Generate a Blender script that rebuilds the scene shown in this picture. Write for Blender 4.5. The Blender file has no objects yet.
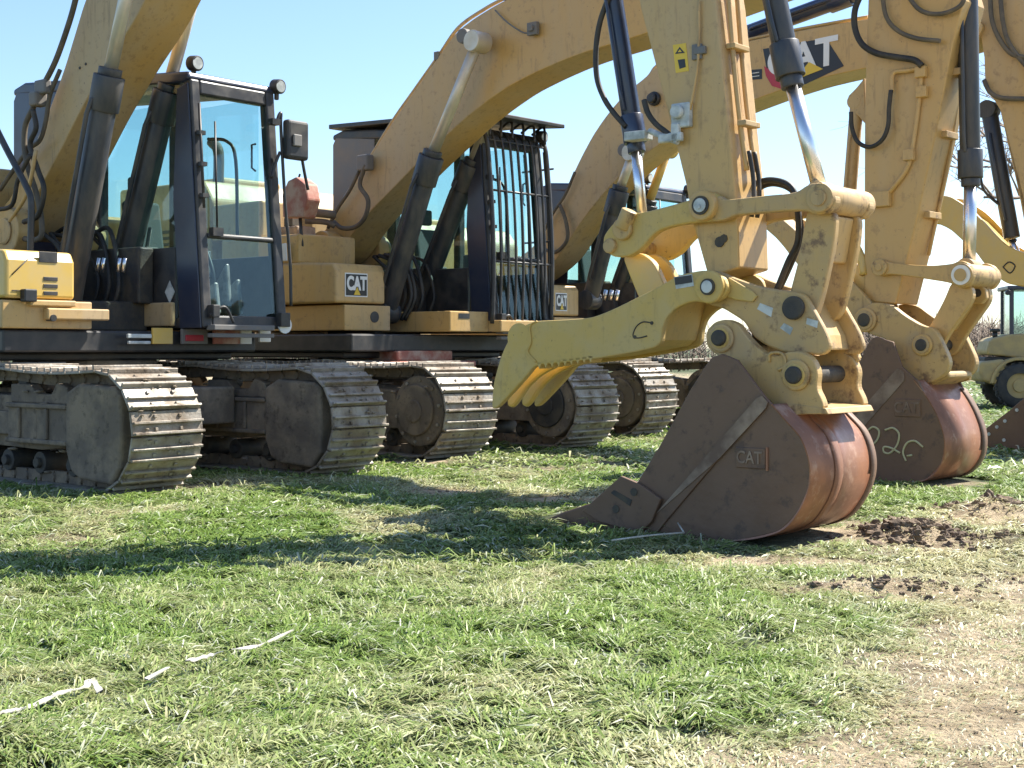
import bpy, bmesh, math, random
import numpy as np
from mathutils import Vector, Matrix
random.seed(7); rng = np.random.default_rng(11)
sc = bpy.context.scene
COL = sc.collection
PI = math.pi
R = math.radians

# ------------------------------------------------------------------ camera geometry
F, YH, H = 1400.0, 348.5, 1.165
cam = bpy.data.cameras.new('camera'); co = bpy.data.objects.new('camera', cam); COL.objects.link(co)
co.location = (0, 0, H); co.rotation_euler = (PI/2, 0, 0)
cam.sensor_width = 36; cam.lens = F/1024*36; cam.shift_y = -(384-YH)/1024
cam.clip_end = 6000; cam.clip_start = .1
sc.camera = co

# ------------------------------------------------------------------ materials
def N(nt, t, **kw):
    n = nt.nodes.new(t)
    for k, v in kw.items():
        if k in n.inputs: n.inputs[k].default_value = v
        else: setattr(n, k, v)
    return n
def mat(name, base, rough=.5, metal=0., c2=None, amt=.5, scale=3., c3=None, amt3=.35, scale3=18., bump=.0, bscale=40., coat=0., spec=None, streak=False, lo=.42, hi=.62, runs=0.):
    m = bpy.data.materials.new(name); m.use_nodes = True
    nt = m.node_tree; nt.nodes.clear(); L = nt.links
    out = N(nt, 'ShaderNodeOutputMaterial'); p = N(nt, 'ShaderNodeBsdfPrincipled')
    L.new(p.outputs[0], out.inputs[0])
    p.inputs['Base Color'].default_value = (*base, 1); p.inputs['Roughness'].default_value = rough; p.inputs['Metallic'].default_value = metal
    if coat: p.inputs['Coat Weight'].default_value = coat; p.inputs['Coat Roughness'].default_value = .15
    tc = N(nt, 'ShaderNodeTexCoord')
    src = tc.outputs['Object']
    if streak:
        mp = N(nt, 'ShaderNodeMapping'); mp.inputs['Scale'].default_value = (1, 1, .25); L.new(src, mp.inputs[0]); src2 = mp.outputs[0]
    else: src2 = src
    cur = None
    if c2:
        n = N(nt, 'ShaderNodeTexNoise', Scale=scale, Detail=6., Roughness=.6); L.new(src2, n.inputs['Vector'])
        r = N(nt, 'ShaderNodeMapRange'); r.inputs['From Min'].default_value = lo; r.inputs['From Max'].default_value = hi; r.inputs['To Max'].default_value = amt
        L.new(n.outputs['Fac'], r.inputs['Value'])
        mx = N(nt, 'ShaderNodeMix', data_type='RGBA'); mx.inputs[6].default_value = (*base, 1); mx.inputs[7].default_value = (*c2, 1)
        L.new(r.outputs[0], mx.inputs[0]); cur = mx.outputs[2]
        rr = N(nt, 'ShaderNodeMapRange'); rr.inputs['To Min'].default_value = rough; rr.inputs['To Max'].default_value = min(1, rough+.3)
        L.new(r.outputs[0], rr.inputs['Value']); L.new(rr.outputs[0], p.inputs['Roughness'])
    if c3:
        n = N(nt, 'ShaderNodeTexNoise', Scale=scale3, Detail=8., Roughness=.7); L.new(src, n.inputs['Vector'])
        r = N(nt, 'ShaderNodeMapRange'); r.inputs['From Min'].default_value = .55; r.inputs['From Max'].default_value = .66; r.inputs['To Max'].default_value = amt3
        L.new(n.outputs['Fac'], r.inputs['Value'])
        mx = N(nt, 'ShaderNodeMix', data_type='RGBA'); mx.inputs[6].default_value = (*base, 1); mx.inputs[7].default_value = (*c3, 1)
        if cur: L.new(cur, mx.inputs[6])
        L.new(r.outputs[0], mx.inputs[0]); cur = mx.outputs[2]
    if runs and cur:
        mp2 = N(nt, 'ShaderNodeMapping'); mp2.inputs['Scale'].default_value = (7, 7, .9); L.new(src, mp2.inputs[0])
        n = N(nt, 'ShaderNodeTexNoise', Scale=2.2, Detail=7., Roughness=.65); L.new(mp2.outputs[0], n.inputs['Vector'])
        r = N(nt, 'ShaderNodeMapRange'); r.inputs['From Min'].default_value = .56; r.inputs['From Max'].default_value = .74; r.inputs['To Max'].default_value = runs; L.new(n.outputs['Fac'], r.inputs['Value'])
        mx = N(nt, 'ShaderNodeMix', data_type='RGBA'); mx.inputs[7].default_value = (.17, .10, .05, 1); L.new(cur, mx.inputs[6]); L.new(r.outputs[0], mx.inputs[0]); cur = mx.outputs[2]
        n = N(nt, 'ShaderNodeTexNoise', Scale=38., Detail=4., Roughness=.6); L.new(src, n.inputs['Vector'])
        r = N(nt, 'ShaderNodeMapRange'); r.inputs['From Min'].default_value = .69; r.inputs['From Max'].default_value = .71; r.inputs['To Max'].default_value = .8; L.new(n.outputs['Fac'], r.inputs['Value'])
        mx = N(nt, 'ShaderNodeMix', data_type='RGBA'); mx.inputs[7].default_value = (.10, .06, .04, 1); L.new(cur, mx.inputs[6]); L.new(r.outputs[0], mx.inputs[0]); cur = mx.outputs[2]
    if cur: L.new(cur, p.inputs['Base Color'])
    if bump:
        n = N(nt, 'ShaderNodeTexNoise', Scale=bscale, Detail=6.); L.new(src, n.inputs['Vector'])
        b = N(nt, 'ShaderNodeBump', Strength=bump, Distance=.02); L.new(n.outputs['Fac'], b.inputs['Height']); L.new(b.outputs[0], p.inputs['Normal'])
    return m
DUST = (.50, .375, .225)
YEL = mat('yellow_paint', (.55, .345, .12), .38, runs=.5, c2=DUST, amt=.75, scale=1.1, c3=(.20, .12, .06), amt3=.35, scale3=11, bump=.04, bscale=9, streak=True)
YEL2 = mat('yellow_paint_clean', (.64, .42, .09), .33, c2=(.52, .40, .22), amt=.5, scale=2.5, coat=.25)
YELW = mat('yellow_paint_worn', (.52, .34, .13), .5, runs=.7, c2=(.44, .32, .18), amt=.8, scale=4, c3=(.15, .085, .05), amt3=.85, scale3=7, bump=.08, bscale=14)
YELT = mat('yellow_paint_thumb', (.57, .385, .105), .5, c2=(.54, .42, .22), amt=.5, scale=3, c3=(.25, .17, .08), amt3=.3, scale3=20, bump=.03, runs=.3)
BLK = mat('black_paint', (.022, .023, .027), .4, c2=(.10, .09, .075), amt=.5, scale=4)
NAVY = mat('dark_blue_panel', (.018, .026, .055), .35, c2=(.06, .06, .07), amt=.4, scale=3, coat=.2)
ROD = mat('cylinder_rod_steel', (.62, .57, .48), .38, .45, c2=(.50, .42, .30), amt=.5, scale=5)
CYL = mat('cylinder_black', (.028, .034, .046), .38, c2=(.12, .105, .085), amt=.6, scale=6, streak=True)
CYB = mat('cylinder_blue_black', (.018, .03, .07), .3, c2=(.06, .065, .08), amt=.4, scale=5, coat=.3)
CHR = mat('chrome', (.80, .80, .82), .27, 1., c2=(.55, .52, .48), amt=.3, scale=5)
RUB = mat('rubber_hose', (.022, .021, .02), .55, c2=(.10, .085, .065), amt=.6, scale=5)
RUBD = mat('dusty_hose', (.10, .085, .065), .7, c2=(.20, .16, .11), amt=.7, scale=5)
SHOE = mat('track_steel', (.33, .295, .245), .5, .2, c2=(.22, .17, .12), amt=1., scale=3.5, c3=(.07, .05, .035), amt3=.8, scale3=9, bump=.3, bscale=30)
MUD = mat('muddy_steel', (.15, .118, .088), .85, 0, c2=(.27, .21, .145), amt=.9, scale=4, c3=(.05, .04, .03), amt3=.6, scale3=10, bump=.5, bscale=16)
DARK = mat('greasy_steel', (.045, .042, .04), .6, .2, c2=(.12, .10, .07), amt=.7, scale=6, bump=.2)
GREY = mat('grey_plastic', (.16, .155, .15), .6, c2=(.24, .20, .16), amt=.5, scale=5)
RUST = mat('bucket_brown_steel', (.145, .083, .052), .46, .12, c2=(.19, .12, .08), amt=.7, scale=2.2, c3=(.055, .04, .035), amt3=.6, scale3=8, bump=.12, bscale=22)
RUSTL = mat('bucket_polished_rust', (.36, .165, .095), .28, .3, c2=(.20, .10, .065), amt=.8, scale=2.2, c3=(.55, .36, .26), amt3=.5, scale3=7, bump=.10, bscale=20)
SCRAPE = mat('scraped_steel', (.29, .215, .16), .5, .3, c2=(.15, .10, .075), amt=.9, scale=5, lo=.38, hi=.62)
WHITE = mat('white_decal', (.78, .78, .76), .5)
CHALK = mat('yellow_chalk', (.50, .47, .28), .9)
LBLACK = mat('decal_black', (.015, .015, .018), .35)
LYEL = mat('decal_yellow', (.75, .50, .04), .4)
LRED = mat('decal_red', (.45, .03, .05), .4)
PINK = mat('faded_red_plastic', (.36, .12, .08), .55, c2=(.50, .36, .28), amt=.9, scale=6)
BEIGE = mat('dusty_manifold', (.40, .30, .21), .75, c2=(.22, .15, .11), amt=.7, scale=8, bump=.4)
LIGHTG = mat('seat_cloth', (.09, .10, .10), .8, c2=(.10, .12, .12), amt=.5, scale=8)
WRAP = mat('dull_wrap', (.22, .23, .22), .35, c2=(.08, .085, .08), amt=.9, scale=9)
FOIL = mat('plastic_wrap', (.55, .58, .57), .3, c2=(.25, .28, .28), amt=.8, scale=9)
TIRE = mat('tyre_rubber', (.03, .032, .036), .75, c2=(.11, .10, .085), amt=.5, scale=5)
TAN = mat('hub_tan', (.46, .34, .15), .6, c2=(.30, .24, .15), amt=.5, scale=5)
STRAP = mat('white_tape', (.56, .53, .46), .7, c2=(.40, .35, .27), amt=.8, scale=9)
CLODM = mat('dried_mud', (.20, .16, .115), .95, c2=(.29, .23, .16), amt=.8, scale=9)
CLOD = mat('dark_soil', (.12, .085, .057), .95, c2=(.24, .175, .115), amt=.8, scale=9, bump=.6, bscale=40)
def glassmat(name, tint, refl=.035):
    m = bpy.data.materials.new(name); m.use_nodes = True; nt = m.node_tree; nt.nodes.clear()
    out = N(nt, 'ShaderNodeOutputMaterial'); t = N(nt, 'ShaderNodeBsdfTransparent'); t.inputs[0].default_value = (*tint, 1)
    g = N(nt, 'ShaderNodeBsdfGlossy'); g.inputs['Roughness'].default_value = .03; g.inputs[0].default_value = (.9, .95, .95, 1)
    f = N(nt, 'ShaderNodeLayerWeight'); f.inputs[0].default_value = .5; pw = N(nt, 'ShaderNodeMath', operation='POWER'); pw.inputs[1].default_value = 5; nt.links.new(f.outputs['Facing'], pw.inputs[0])
    a = N(nt, 'ShaderNodeMath', operation='ADD'); a.inputs[1].default_value = refl; nt.links.new(pw.outputs[0], a.inputs[0])
    mx = N(nt, 'ShaderNodeMixShader'); nt.links.new(a.outputs[0], mx.inputs[0]); nt.links.new(t.outputs[0], mx.inputs[1]); nt.links.new(g.outputs[0], mx.inputs[2])
    nt.links.new(mx.outputs[0], out.inputs[0]); return m
GLASS = glassmat('tinted_glass', (.80, .905, .90))
GLASS2 = glassmat('mirror_lens', (.6, .6, .6), .5)

# ------------------------------------------------------------------ mesh builder
def crom(pts, k=6, closed=False):
    pts = [Vector(p) for p in pts]
    if len(pts) < 3: return pts
    P = [pts[0]*2-pts[1]] + pts + [pts[-1]*2-pts[-2]]
    o = []
    for i in range(1, len(P)-2):
        for j in range(k):
            t = j/k; a, b, c, d = P[i-1], P[i], P[i+1], P[i+2]
            o.append(.5*((2*b)+(c-a)*t+(2*a-5*b+4*c-d)*t*t+(-a+3*b-3*c+d)*t*t*t))
    o.append(pts[-1]); return o
def rnd(pts, k=2):
    for _ in range(k):
        o = []; n = len(pts)
        for i in range(n):
            a, b = pts[i], pts[(i+1) % n]
            o.append((a[0]*.8+b[0]*.2, a[1]*.8+b[1]*.2)); o.append((a[0]*.2+b[0]*.8, a[1]*.2+b[1]*.8))
        pts = o
    return pts
class MB:
    def __init__(s): s.v = []; s.f = []; s.sm = []
    def prism(s, pts, y0, y1, smooth=False):
        n = len(pts); b = len(s.v)
        ar = sum(pts[i][0]*pts[(i+1) % n][1]-pts[(i+1) % n][0]*pts[i][1] for i in range(n))
        if ar < 0: pts = pts[::-1]
        if y0 > y1: y0, y1 = y1, y0
        for x, z in pts: s.v.append((x, y0, z))
        for x, z in pts: s.v.append((x, y1, z))
        s.f.append(tuple(range(b, b+n))); s.f.append(tuple(range(b+2*n-1, b+n-1, -1))); s.sm += [0, 0]
        for i in range(n):
            j = (i+1) % n; s.f.append((b+j, b+i, b+n+i, b+n+j)); s.sm.append(0)
        return s
    def box(s, x0, x1, y0, y1, z0, z1, M=None):
        b = len(s.v)
        for x in (x0, x1):
            for y in (y0, y1):
                for z in (z0, z1):
                    p = Vector((x, y, z)); s.v.append(tuple(M @ p if M else p))
        for q in ((0, 1, 3, 2), (4, 6, 7, 5), (0, 4, 5, 1), (2, 3, 7, 6), (0, 2, 6, 4), (1, 5, 7, 3)):
            s.f.append(tuple(b+i for i in q)); s.sm.append(0)
        return s
    def tube(s, pts, r, n=10, curve=True, k=6):
        pts = crom(pts, k) if curve else [Vector(p) for p in pts]
        rs = r if isinstance(r, (list, tuple)) else [r]*len(pts)
        if len(rs) != len(pts): rs = list(np.interp(np.linspace(0, 1, len(pts)), np.linspace(0, 1, len(rs)), rs))
        b = len(s.v); up = None
        for i, p in enumerate(pts):
            t = (pts[min(i+1, len(pts)-1)]-pts[max(i-1, 0)])
            if t.length < 1e-9: t = Vector((0, 0, 1))
            t.normalize()
            if up is None:
                up = Vector((0, 0, 1)) if abs(t.z) < .9 else Vector((1, 0, 0))
            a = (up - t*up.dot(t)).normalized(); c = t.cross(a); up = a
            for j in range(n):
                q = p + (a*math.cos(2*PI*j/n)+c*math.sin(2*PI*j/n))*rs[i]; s.v.append(tuple(q))
        m = len(pts)
        for i in range(m-1):
            for j in range(n):
                k2 = (j+1) % n
                s.f.append((b+i*n+j, b+i*n+k2, b+(i+1)*n+k2, b+(i+1)*n+j)); s.sm.append(1)
        s.f.append(tuple(b+j for j in range(n))[::-1]); s.f.append(tuple(b+(m-1)*n+j for j in range(n))); s.sm += [0, 0]
        return s
    def cyl(s, p0, p1, r, n=20): return s.tube([p0, p1], r, n, False)
    def disc(s, x, z, y0, y1, r, n=28): return s.tube([(x, y0, z), (x, y1, z)], r, n, False)
    def build(s, name, m, parent=None, bevel=0., seg=2, split=False):
        if split:
            par = list(range(len(s.v)))
            def find(a):
                while par[a] != a: par[a] = par[par[a]]; a = par[a]
                return a
            for f in s.f:
                for k in f[1:]: par[find(k)] = find(f[0])
            g = {}
            for f, t in zip(s.f, s.sm): g.setdefault(find(f[0]), []).append((f, t))
            res = []
            for fs in g.values():
                ids = sorted({k for f, t in fs for k in f}); mp = {k: i for i, k in enumerate(ids)}
                q = MB(); q.v = [s.v[k] for k in ids]; q.f = [tuple(mp[k] for k in f) for f, t in fs]; q.sm = [t for f, t in fs]
                res.append(q.build(name, m, parent, bevel, seg))
            return res[0]
        me = bpy.data.meshes.new(name); me.from_pydata(s.v, [], s.f); me.polygons.foreach_set('use_smooth', [bool(x) for x in s.sm])
        bm = bmesh.new(); bm.from_mesh(me); bmesh.ops.recalc_face_normals(bm, faces=bm.faces); bm.to_mesh(me); bm.free()
        me.materials.append(m); o = bpy.data.objects.new(name, me); COL.objects.link(o); o.parent = parent
        if bevel:
            b = o.modifiers.new('bevel', 'BEVEL'); b.width = bevel; b.segments = seg; b.limit_method = 'ANGLE'; b.angle_limit = R(38)
        return o
def tag(o, label=None, cat=None, group=None, kind=None):
    if label: o['label'] = label
    if cat: o['category'] = cat
    if group: o['group'] = group
    if kind: o['kind'] = kind
    return o
def text(name, body, org, xd, up, size, m, parent, ext=.002, bold=.02, sx=1.):
    c = bpy.data.curves.new(name, 'FONT'); c.body = body; c.size = 1; c.offset = bold; c.extrude = ext/size; c.align_x = 'CENTER'; c.align_y = 'CENTER'
    t = bpy.data.objects.new(name, c); COL.objects.link(t)
    dg = bpy.context.evaluated_depsgraph_get(); me = bpy.data.meshes.new_from_object(t.evaluated_get(dg)); bpy.data.objects.remove(t)
    xd = Vector(xd).normalized(); up = Vector(up).normalized(); nz = xd.cross(up)
    Mx = Matrix(((xd.x*size*sx, up.x*size, nz.x*size, org[0]), (xd.y*size*sx, up.y*size, nz.y*size, org[1]), (xd.z*size*sx, up.z*size, nz.z*size, org[2]), (0, 0, 0, 1)))
    me.transform(Mx); me.materials.clear(); me.materials.append(m)
    o = bpy.data.objects.new(name, me); COL.objects.link(o); o.parent = parent; return o

# ------------------------------------------------------------------ machine frame: x forward, y to the operator's left, origin between the track fronts
class Machine:
    def __init__(s, X, Y, t, label):
        s.X, s.Y, s.t = X, Y, t; s.c, s.s = math.cos(t), math.sin(t)
        s.root = bpy.data.objects.new('excavator', None); COL.objects.link(s.root)
        s.root.location = (X, Y, 0); s.root.rotation_euler = (0, 0, -t)
        tag(s.root, label, 'excavator', 'tracked excavators parked side by side in the field')
    def L(s, px, py, y=0):
        u = (px-512)/F; x = (u*(s.Y+s.c*y)-s.X-s.s*y)/(s.c+u*s.s); D = s.Y-s.s*x+s.c*y
        return (x, H-(py-YH)/F*D)
    def O(s, pts, y=0): return [s.L(a, b, y) for a, b in pts]
    def P(s, px, py, y=0): x, z = s.L(px, py, y); return (x, y, z)
    def LY(s, px, py, x):      # lateral y for a given pixel on the plane x = const
        u = (px-512)/F; y = (u*(s.Y-s.s*x)-s.X-s.c*x)/(s.s-u*s.c); D = s.Y-s.s*x+s.c*y
        return (x, y, H-(py-YH)/F*D)

LT = 5.6
def track(m, yc, w, guard, seed):
    rd = random.Random(seed); root = m.root
    Rr = .485; zc = .5; xf = -.5; xb = -LT+.5
    path = []
    n = 400
    # perimeter param: bottom (back->front), front arc, top (front->back) with sag, rear arc
    segs = []
    for i in range(60): segs.append((xb+(xf-xb)*i/60, zc-Rr))
    for i in range(60): a = -PI/2+PI*i/60; segs.append((xf+Rr*math.cos(a), zc+Rr*math.sin(a)))
    for i in range(60):
        t = i/60; segs.append((xf+(xb-xf)*t, zc+Rr-.035*math.sin(PI*min(1, t*3 % 1.0001))*1+.02*math.sin(PI*t)))
    for i in range(60): a = PI/2+PI*i/60; segs.append((xb+Rr*math.cos(a), zc+Rr*math.sin(a)))
    P = [Vector((a, 0, b)) for a, b in segs]; P.append(P[0])
    d = [0]
    for i in range(1, len(P)): d.append(d[-1]+(P[i]-P[i-1]).length)
    per = d[-1]; ns = round(per/.205); pitch = per/ns
    def at(q):
        q %= per
        i = int(np.searchsorted(d, q, side='right'))-1; i = min(max(i, 0), len(P)-2)
        t = (q-d[i])/(d[i+1]-d[i]+1e-9); return P[i].lerp(P[i+1], t)
    b = MB(); lk = MB()
    off = rd.random()*pitch
    for i in range(ns):
        p0 = at(off+i*pitch); p1 = at(off+(i+1)*pitch); mid = (p0+p1)/2; tx = (p1-p0).normalized(); nz = Vector((tx.z, 0, -tx.x))  # outward
        M = Matrix(((tx.x, 0, nz.x, mid.x), (0, 1, 0, yc), (tx.z, 0, nz.z, mid.z), (0, 0, 0, 1))) @ Matrix.Rotation(rd.uniform(-.012, .012), 4, 'Z')
        hw = w/2; hp = pitch/2
        b.box(-hp+.006, hp-.006, -hw, hw, -.012, .012, M)
        for gx, gh in ((-hp+.018, .036), (.004, .030)):
            b.box(gx-.011, gx+.011, -hw+.004, hw-.004, .012, .012+gh, M)
        lk.box(-hp*.8, hp*.95, -.15, -.09, -.11, -.014, M); lk.box(-hp*.95, hp*.8, .09, .15, -.11, -.014, M)
        lk.cyl(M @ Vector((hp, -.17, -.06)), M @ Vector((hp, .17, -.06)), .028, 8)
        for sx in (-.05, .055):
            for sy in (-.12, .12): b.box(sx-.014, sx+.014, sy-.014, sy+.014, .012, .028, M)
    t = b.build('track', SHOE, root, .004, 1)
    lk.build('chain_link', MUD, t)
    y0 = yc-w/2
    # frame
    f = MB(); f.prism([(-.9, .36), (-.95, .70), (-1.5, .76), (-LT+1.1, .76), (-LT+.8, .6), (-LT+.8, .36), (-1.5, .30)], yc-.2, yc+.2)
    f.box(-LT+.9, -1.15, yc-.27, yc-.2, .42, .62); f.box(-LT+.9, -1.15, yc+.2, yc+.27, .42, .62)
    for k in range(5): f.box(-1.5-k*.75, -1.44-k*.75, yc-.285, yc-.2, .36, .68)
    f.build('track_frame', MUD, t, .012)
    for k in range(8):
        q = MB(); x = -1.05-k*.5; q.disc(x, .19, yc-.19, yc+.19, .095, 20); q.disc(x, .19, yc-.23, yc+.23, .045, 12); q.build('roller', DARK, t, .008)
    for x in (-1.9, -3.6):
        q = MB(); q.disc(x, .84, yc-.14, yc+.14, .07, 16); q.box(x-.04, x+.04, yc-.06, yc+.06, .7, .85); q.build('carrier_roller', DARK, t)
    q = MB(); q.disc(xf, zc, yc-.06, yc+.06, .40, 40); q.disc(xf, zc, yc-.11, yc+.11, .36, 40); q.disc(xf, zc, yc-.2, yc+.2, .12, 20); q.build('idler', MUD, t, .01)
    q = MB(); q.disc(xb, zc, yc-.05, yc+.05, .40, 24)
    q.disc(xb, zc, yc-.22, yc+.2, .27, 28); q.build('sprocket', MUD, t, .01)
    mud = MB(); r9 = random.Random(seed*7)
    for k in range(90):
        x = r9.uniform(-3.4, -.25); zz = r9.choice((.70, .76, .80, .12, .30)) if k % 3 else .0; rad = r9.uniform(.008, .032)
        yv = yc+r9.uniform(-.5, .35)*w
        if k % 3 == 0:
            a_ = r9.uniform(-.9, 1.6); x = xf+(Rr+.02)*math.cos(a_); zz = zc+(Rr+.02)*math.sin(a_); rad = r9.uniform(.006, .017)
        b9 = len(mud.v); n9 = 6
        for i9 in range(4):
            ph = PI*(i9+.5)/4
            for j9 in range(n9): k9 = rad*r9.uniform(.7, 1.25); mud.v.append((x+k9*math.sin(ph)*math.cos(j9*2*PI/n9)*1.3, yv+k9*math.sin(ph)*math.sin(j9*2*PI/n9)*1.5, zz+k9*math.cos(ph)*.45))
        for i9 in range(3):
            for j9 in range(n9): j2 = (j9+1) % n9; mud.f.append((b9+i9*n9+j9, b9+i9*n9+j2, b9+(i9+1)*n9+j2, b9+(i9+1)*n9+j9)); mud.sm.append(1)
        mud.f.append(tuple(b9+j for j in range(n9))); mud.f.append(tuple(b9+3*n9+j for j in range(n9))); mud.sm += [1, 1]
    mo = mud.build('caked_mud', CLODM, t); mo['kind'] = 'stuff'
    yy = y0+.03
    if guard == 'box':
        q = MB(); q.prism([(-.20, .50), (-.215, .80), (-.30, .86), (-.80, .88), (-.98, .80), (-.98, .32), (-.90, .15), (-.78, .10), (-.34, .075), (-.22, .22)], yy, yy+.30); q.build('idler_guard', MUD, t, .03, 3)
        q = MB(); q.box(-1.9, -.98, yy+.03, yy+.2, .36, .70); q.box(-1.9, -.98, yy+.0, yy+.03, .66, .70); q.box(-1.9, -.98, yy, yy+.03, .36, .40)
        for k in range(2): q.box(-1.3-k*.42, -1.26-k*.42, yy, yy+.03, .40, .66)
        q.prism([(-1.0, .70), (-1.05, .84), (-1.2, .88), (-1.28, .78), (-1.5, .78), (-1.6, .86), (-1.9, .86), (-1.9, .70)], yy+.06, yy+.16); q.build('frame_cover', MUD, t, .012)
    else:
        q = MB(); q.disc(xf, zc, yy+.04, yy+.24, .38, 44); q.build('final_drive', MUD, t, .02, 3)
        q2 = MB(); q2.disc(xf-.02, zc+.01, yy-.0, yy+.04, .27, 36); q2.disc(xf-.02, zc, yy-.02, yy, .12, 20); q2.build('hub_cover', DARK if guard == 'dark' else MUD, t, .01)
        q3 = MB()
        for k in range(10):
            a = 2*PI*k/10+.2; q3.disc(xf+.33*math.cos(a), zc+.33*math.sin(a), yy+.02, yy+.045, .018, 8)
        q3.build('hub_bolt', SHOE, t, split=True)
        q = MB(); q.prism([(-.75, .30), (-.9, .72), (-1.9, .74), (-1.9, .30)], yy+.05, yy+.22); q.build('frame_cover', MUD, t, .015)
    return t

def cylinder(m, name, pts, y, rb, rr, rodmat=CHR, bmat=CYL, gland=True):
    """pts: barrel far end, barrel mouth, rod end (local x,z)"""
    a, b, c = [Vector((p[0], y, p[1])) for p in pts]
    q = MB(); q.cyl(a, b, rb, 24); d = (b-a).normalized()
    if gland:
        q.cyl(b-d*rb*2.6, b+d*.02, rb*1.22, 24); q.cyl(b+d*.02, b+d*.09, rb*.92, 24); q.box(0, 0, 0, 0, 0, 0) if False else None
    q.cyl(a-Vector((0, rb*1.0, 0)), a+Vector((0, rb*1.0, 0)), rb*1.15, 20)
    # feed pipe along the barrel
    nrm = Vector((d.z, 0, -d.x)); s0 = Vector((0, -rb*1.05, 0))
    q.tube([a+d*.3+s0, a+d*.35+s0*1.35, b-d*.35+s0*1.35, b-d*.2+s0*1.1], rb*.2, 8, False)
    o = q.build(name, bmat, m.root, .006)
    q = MB(); q.cyl(b+d*.02, c, rr, 24); q.build('cylinder_rod', rodmat, o)
    e = MB(); e.cyl(c-Vector((0, rb*.95, 0)), c+Vector((0, rb*.95, 0)), rb*.98, 22); e.build('rod_eye', YELW if rodmat is CHR else rodmat, o, .008)
    return o

def cat_badge(m, org, xd, up, w, h, parent, skew=0.):
    """black badge with white letters and a yellow wedge, centred on org"""
    xd = Vector(xd).normalized(); up = Vector(up).normalized(); nz = xd.cross(up); o = Vector(org)
    q = MB(); M = Matrix(((xd.x, up.x, nz.x, o.x), (xd.y, up.y, nz.y, o.y), (xd.z, up.z, nz.z, o.z), (0, 0, 0, 1)))
    q.box(-w/2, w/2, -h/2, h/2, 0, .004, M); b = q.build('badge', WHITE, parent)
    q = MB(); q.box(-w/2+.014, w/2-.014, -h/2+.014, h/2-.014, .0045, .008, M); q.build('badge_face', LBLACK, b)
    text('badge_lettering', 'CAT', o+nz*.011+up*h*.04, xd, up, h*.78, WHITE, b, .002, .045, w/h*.56)
    q = MB(); n0 = len(q.v)
    for p in ((-w*.14, -h*.42), (w*.16, -h*.42), (.01*w, -h*.08)):
        q.v.append(tuple(M @ Vector((p[0], p[1], .015))))
    q.f.append((n0, n0+1, n0+2)); q.sm.append(0); q.build('badge_wedge', LYEL, b)
    return b

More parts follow.
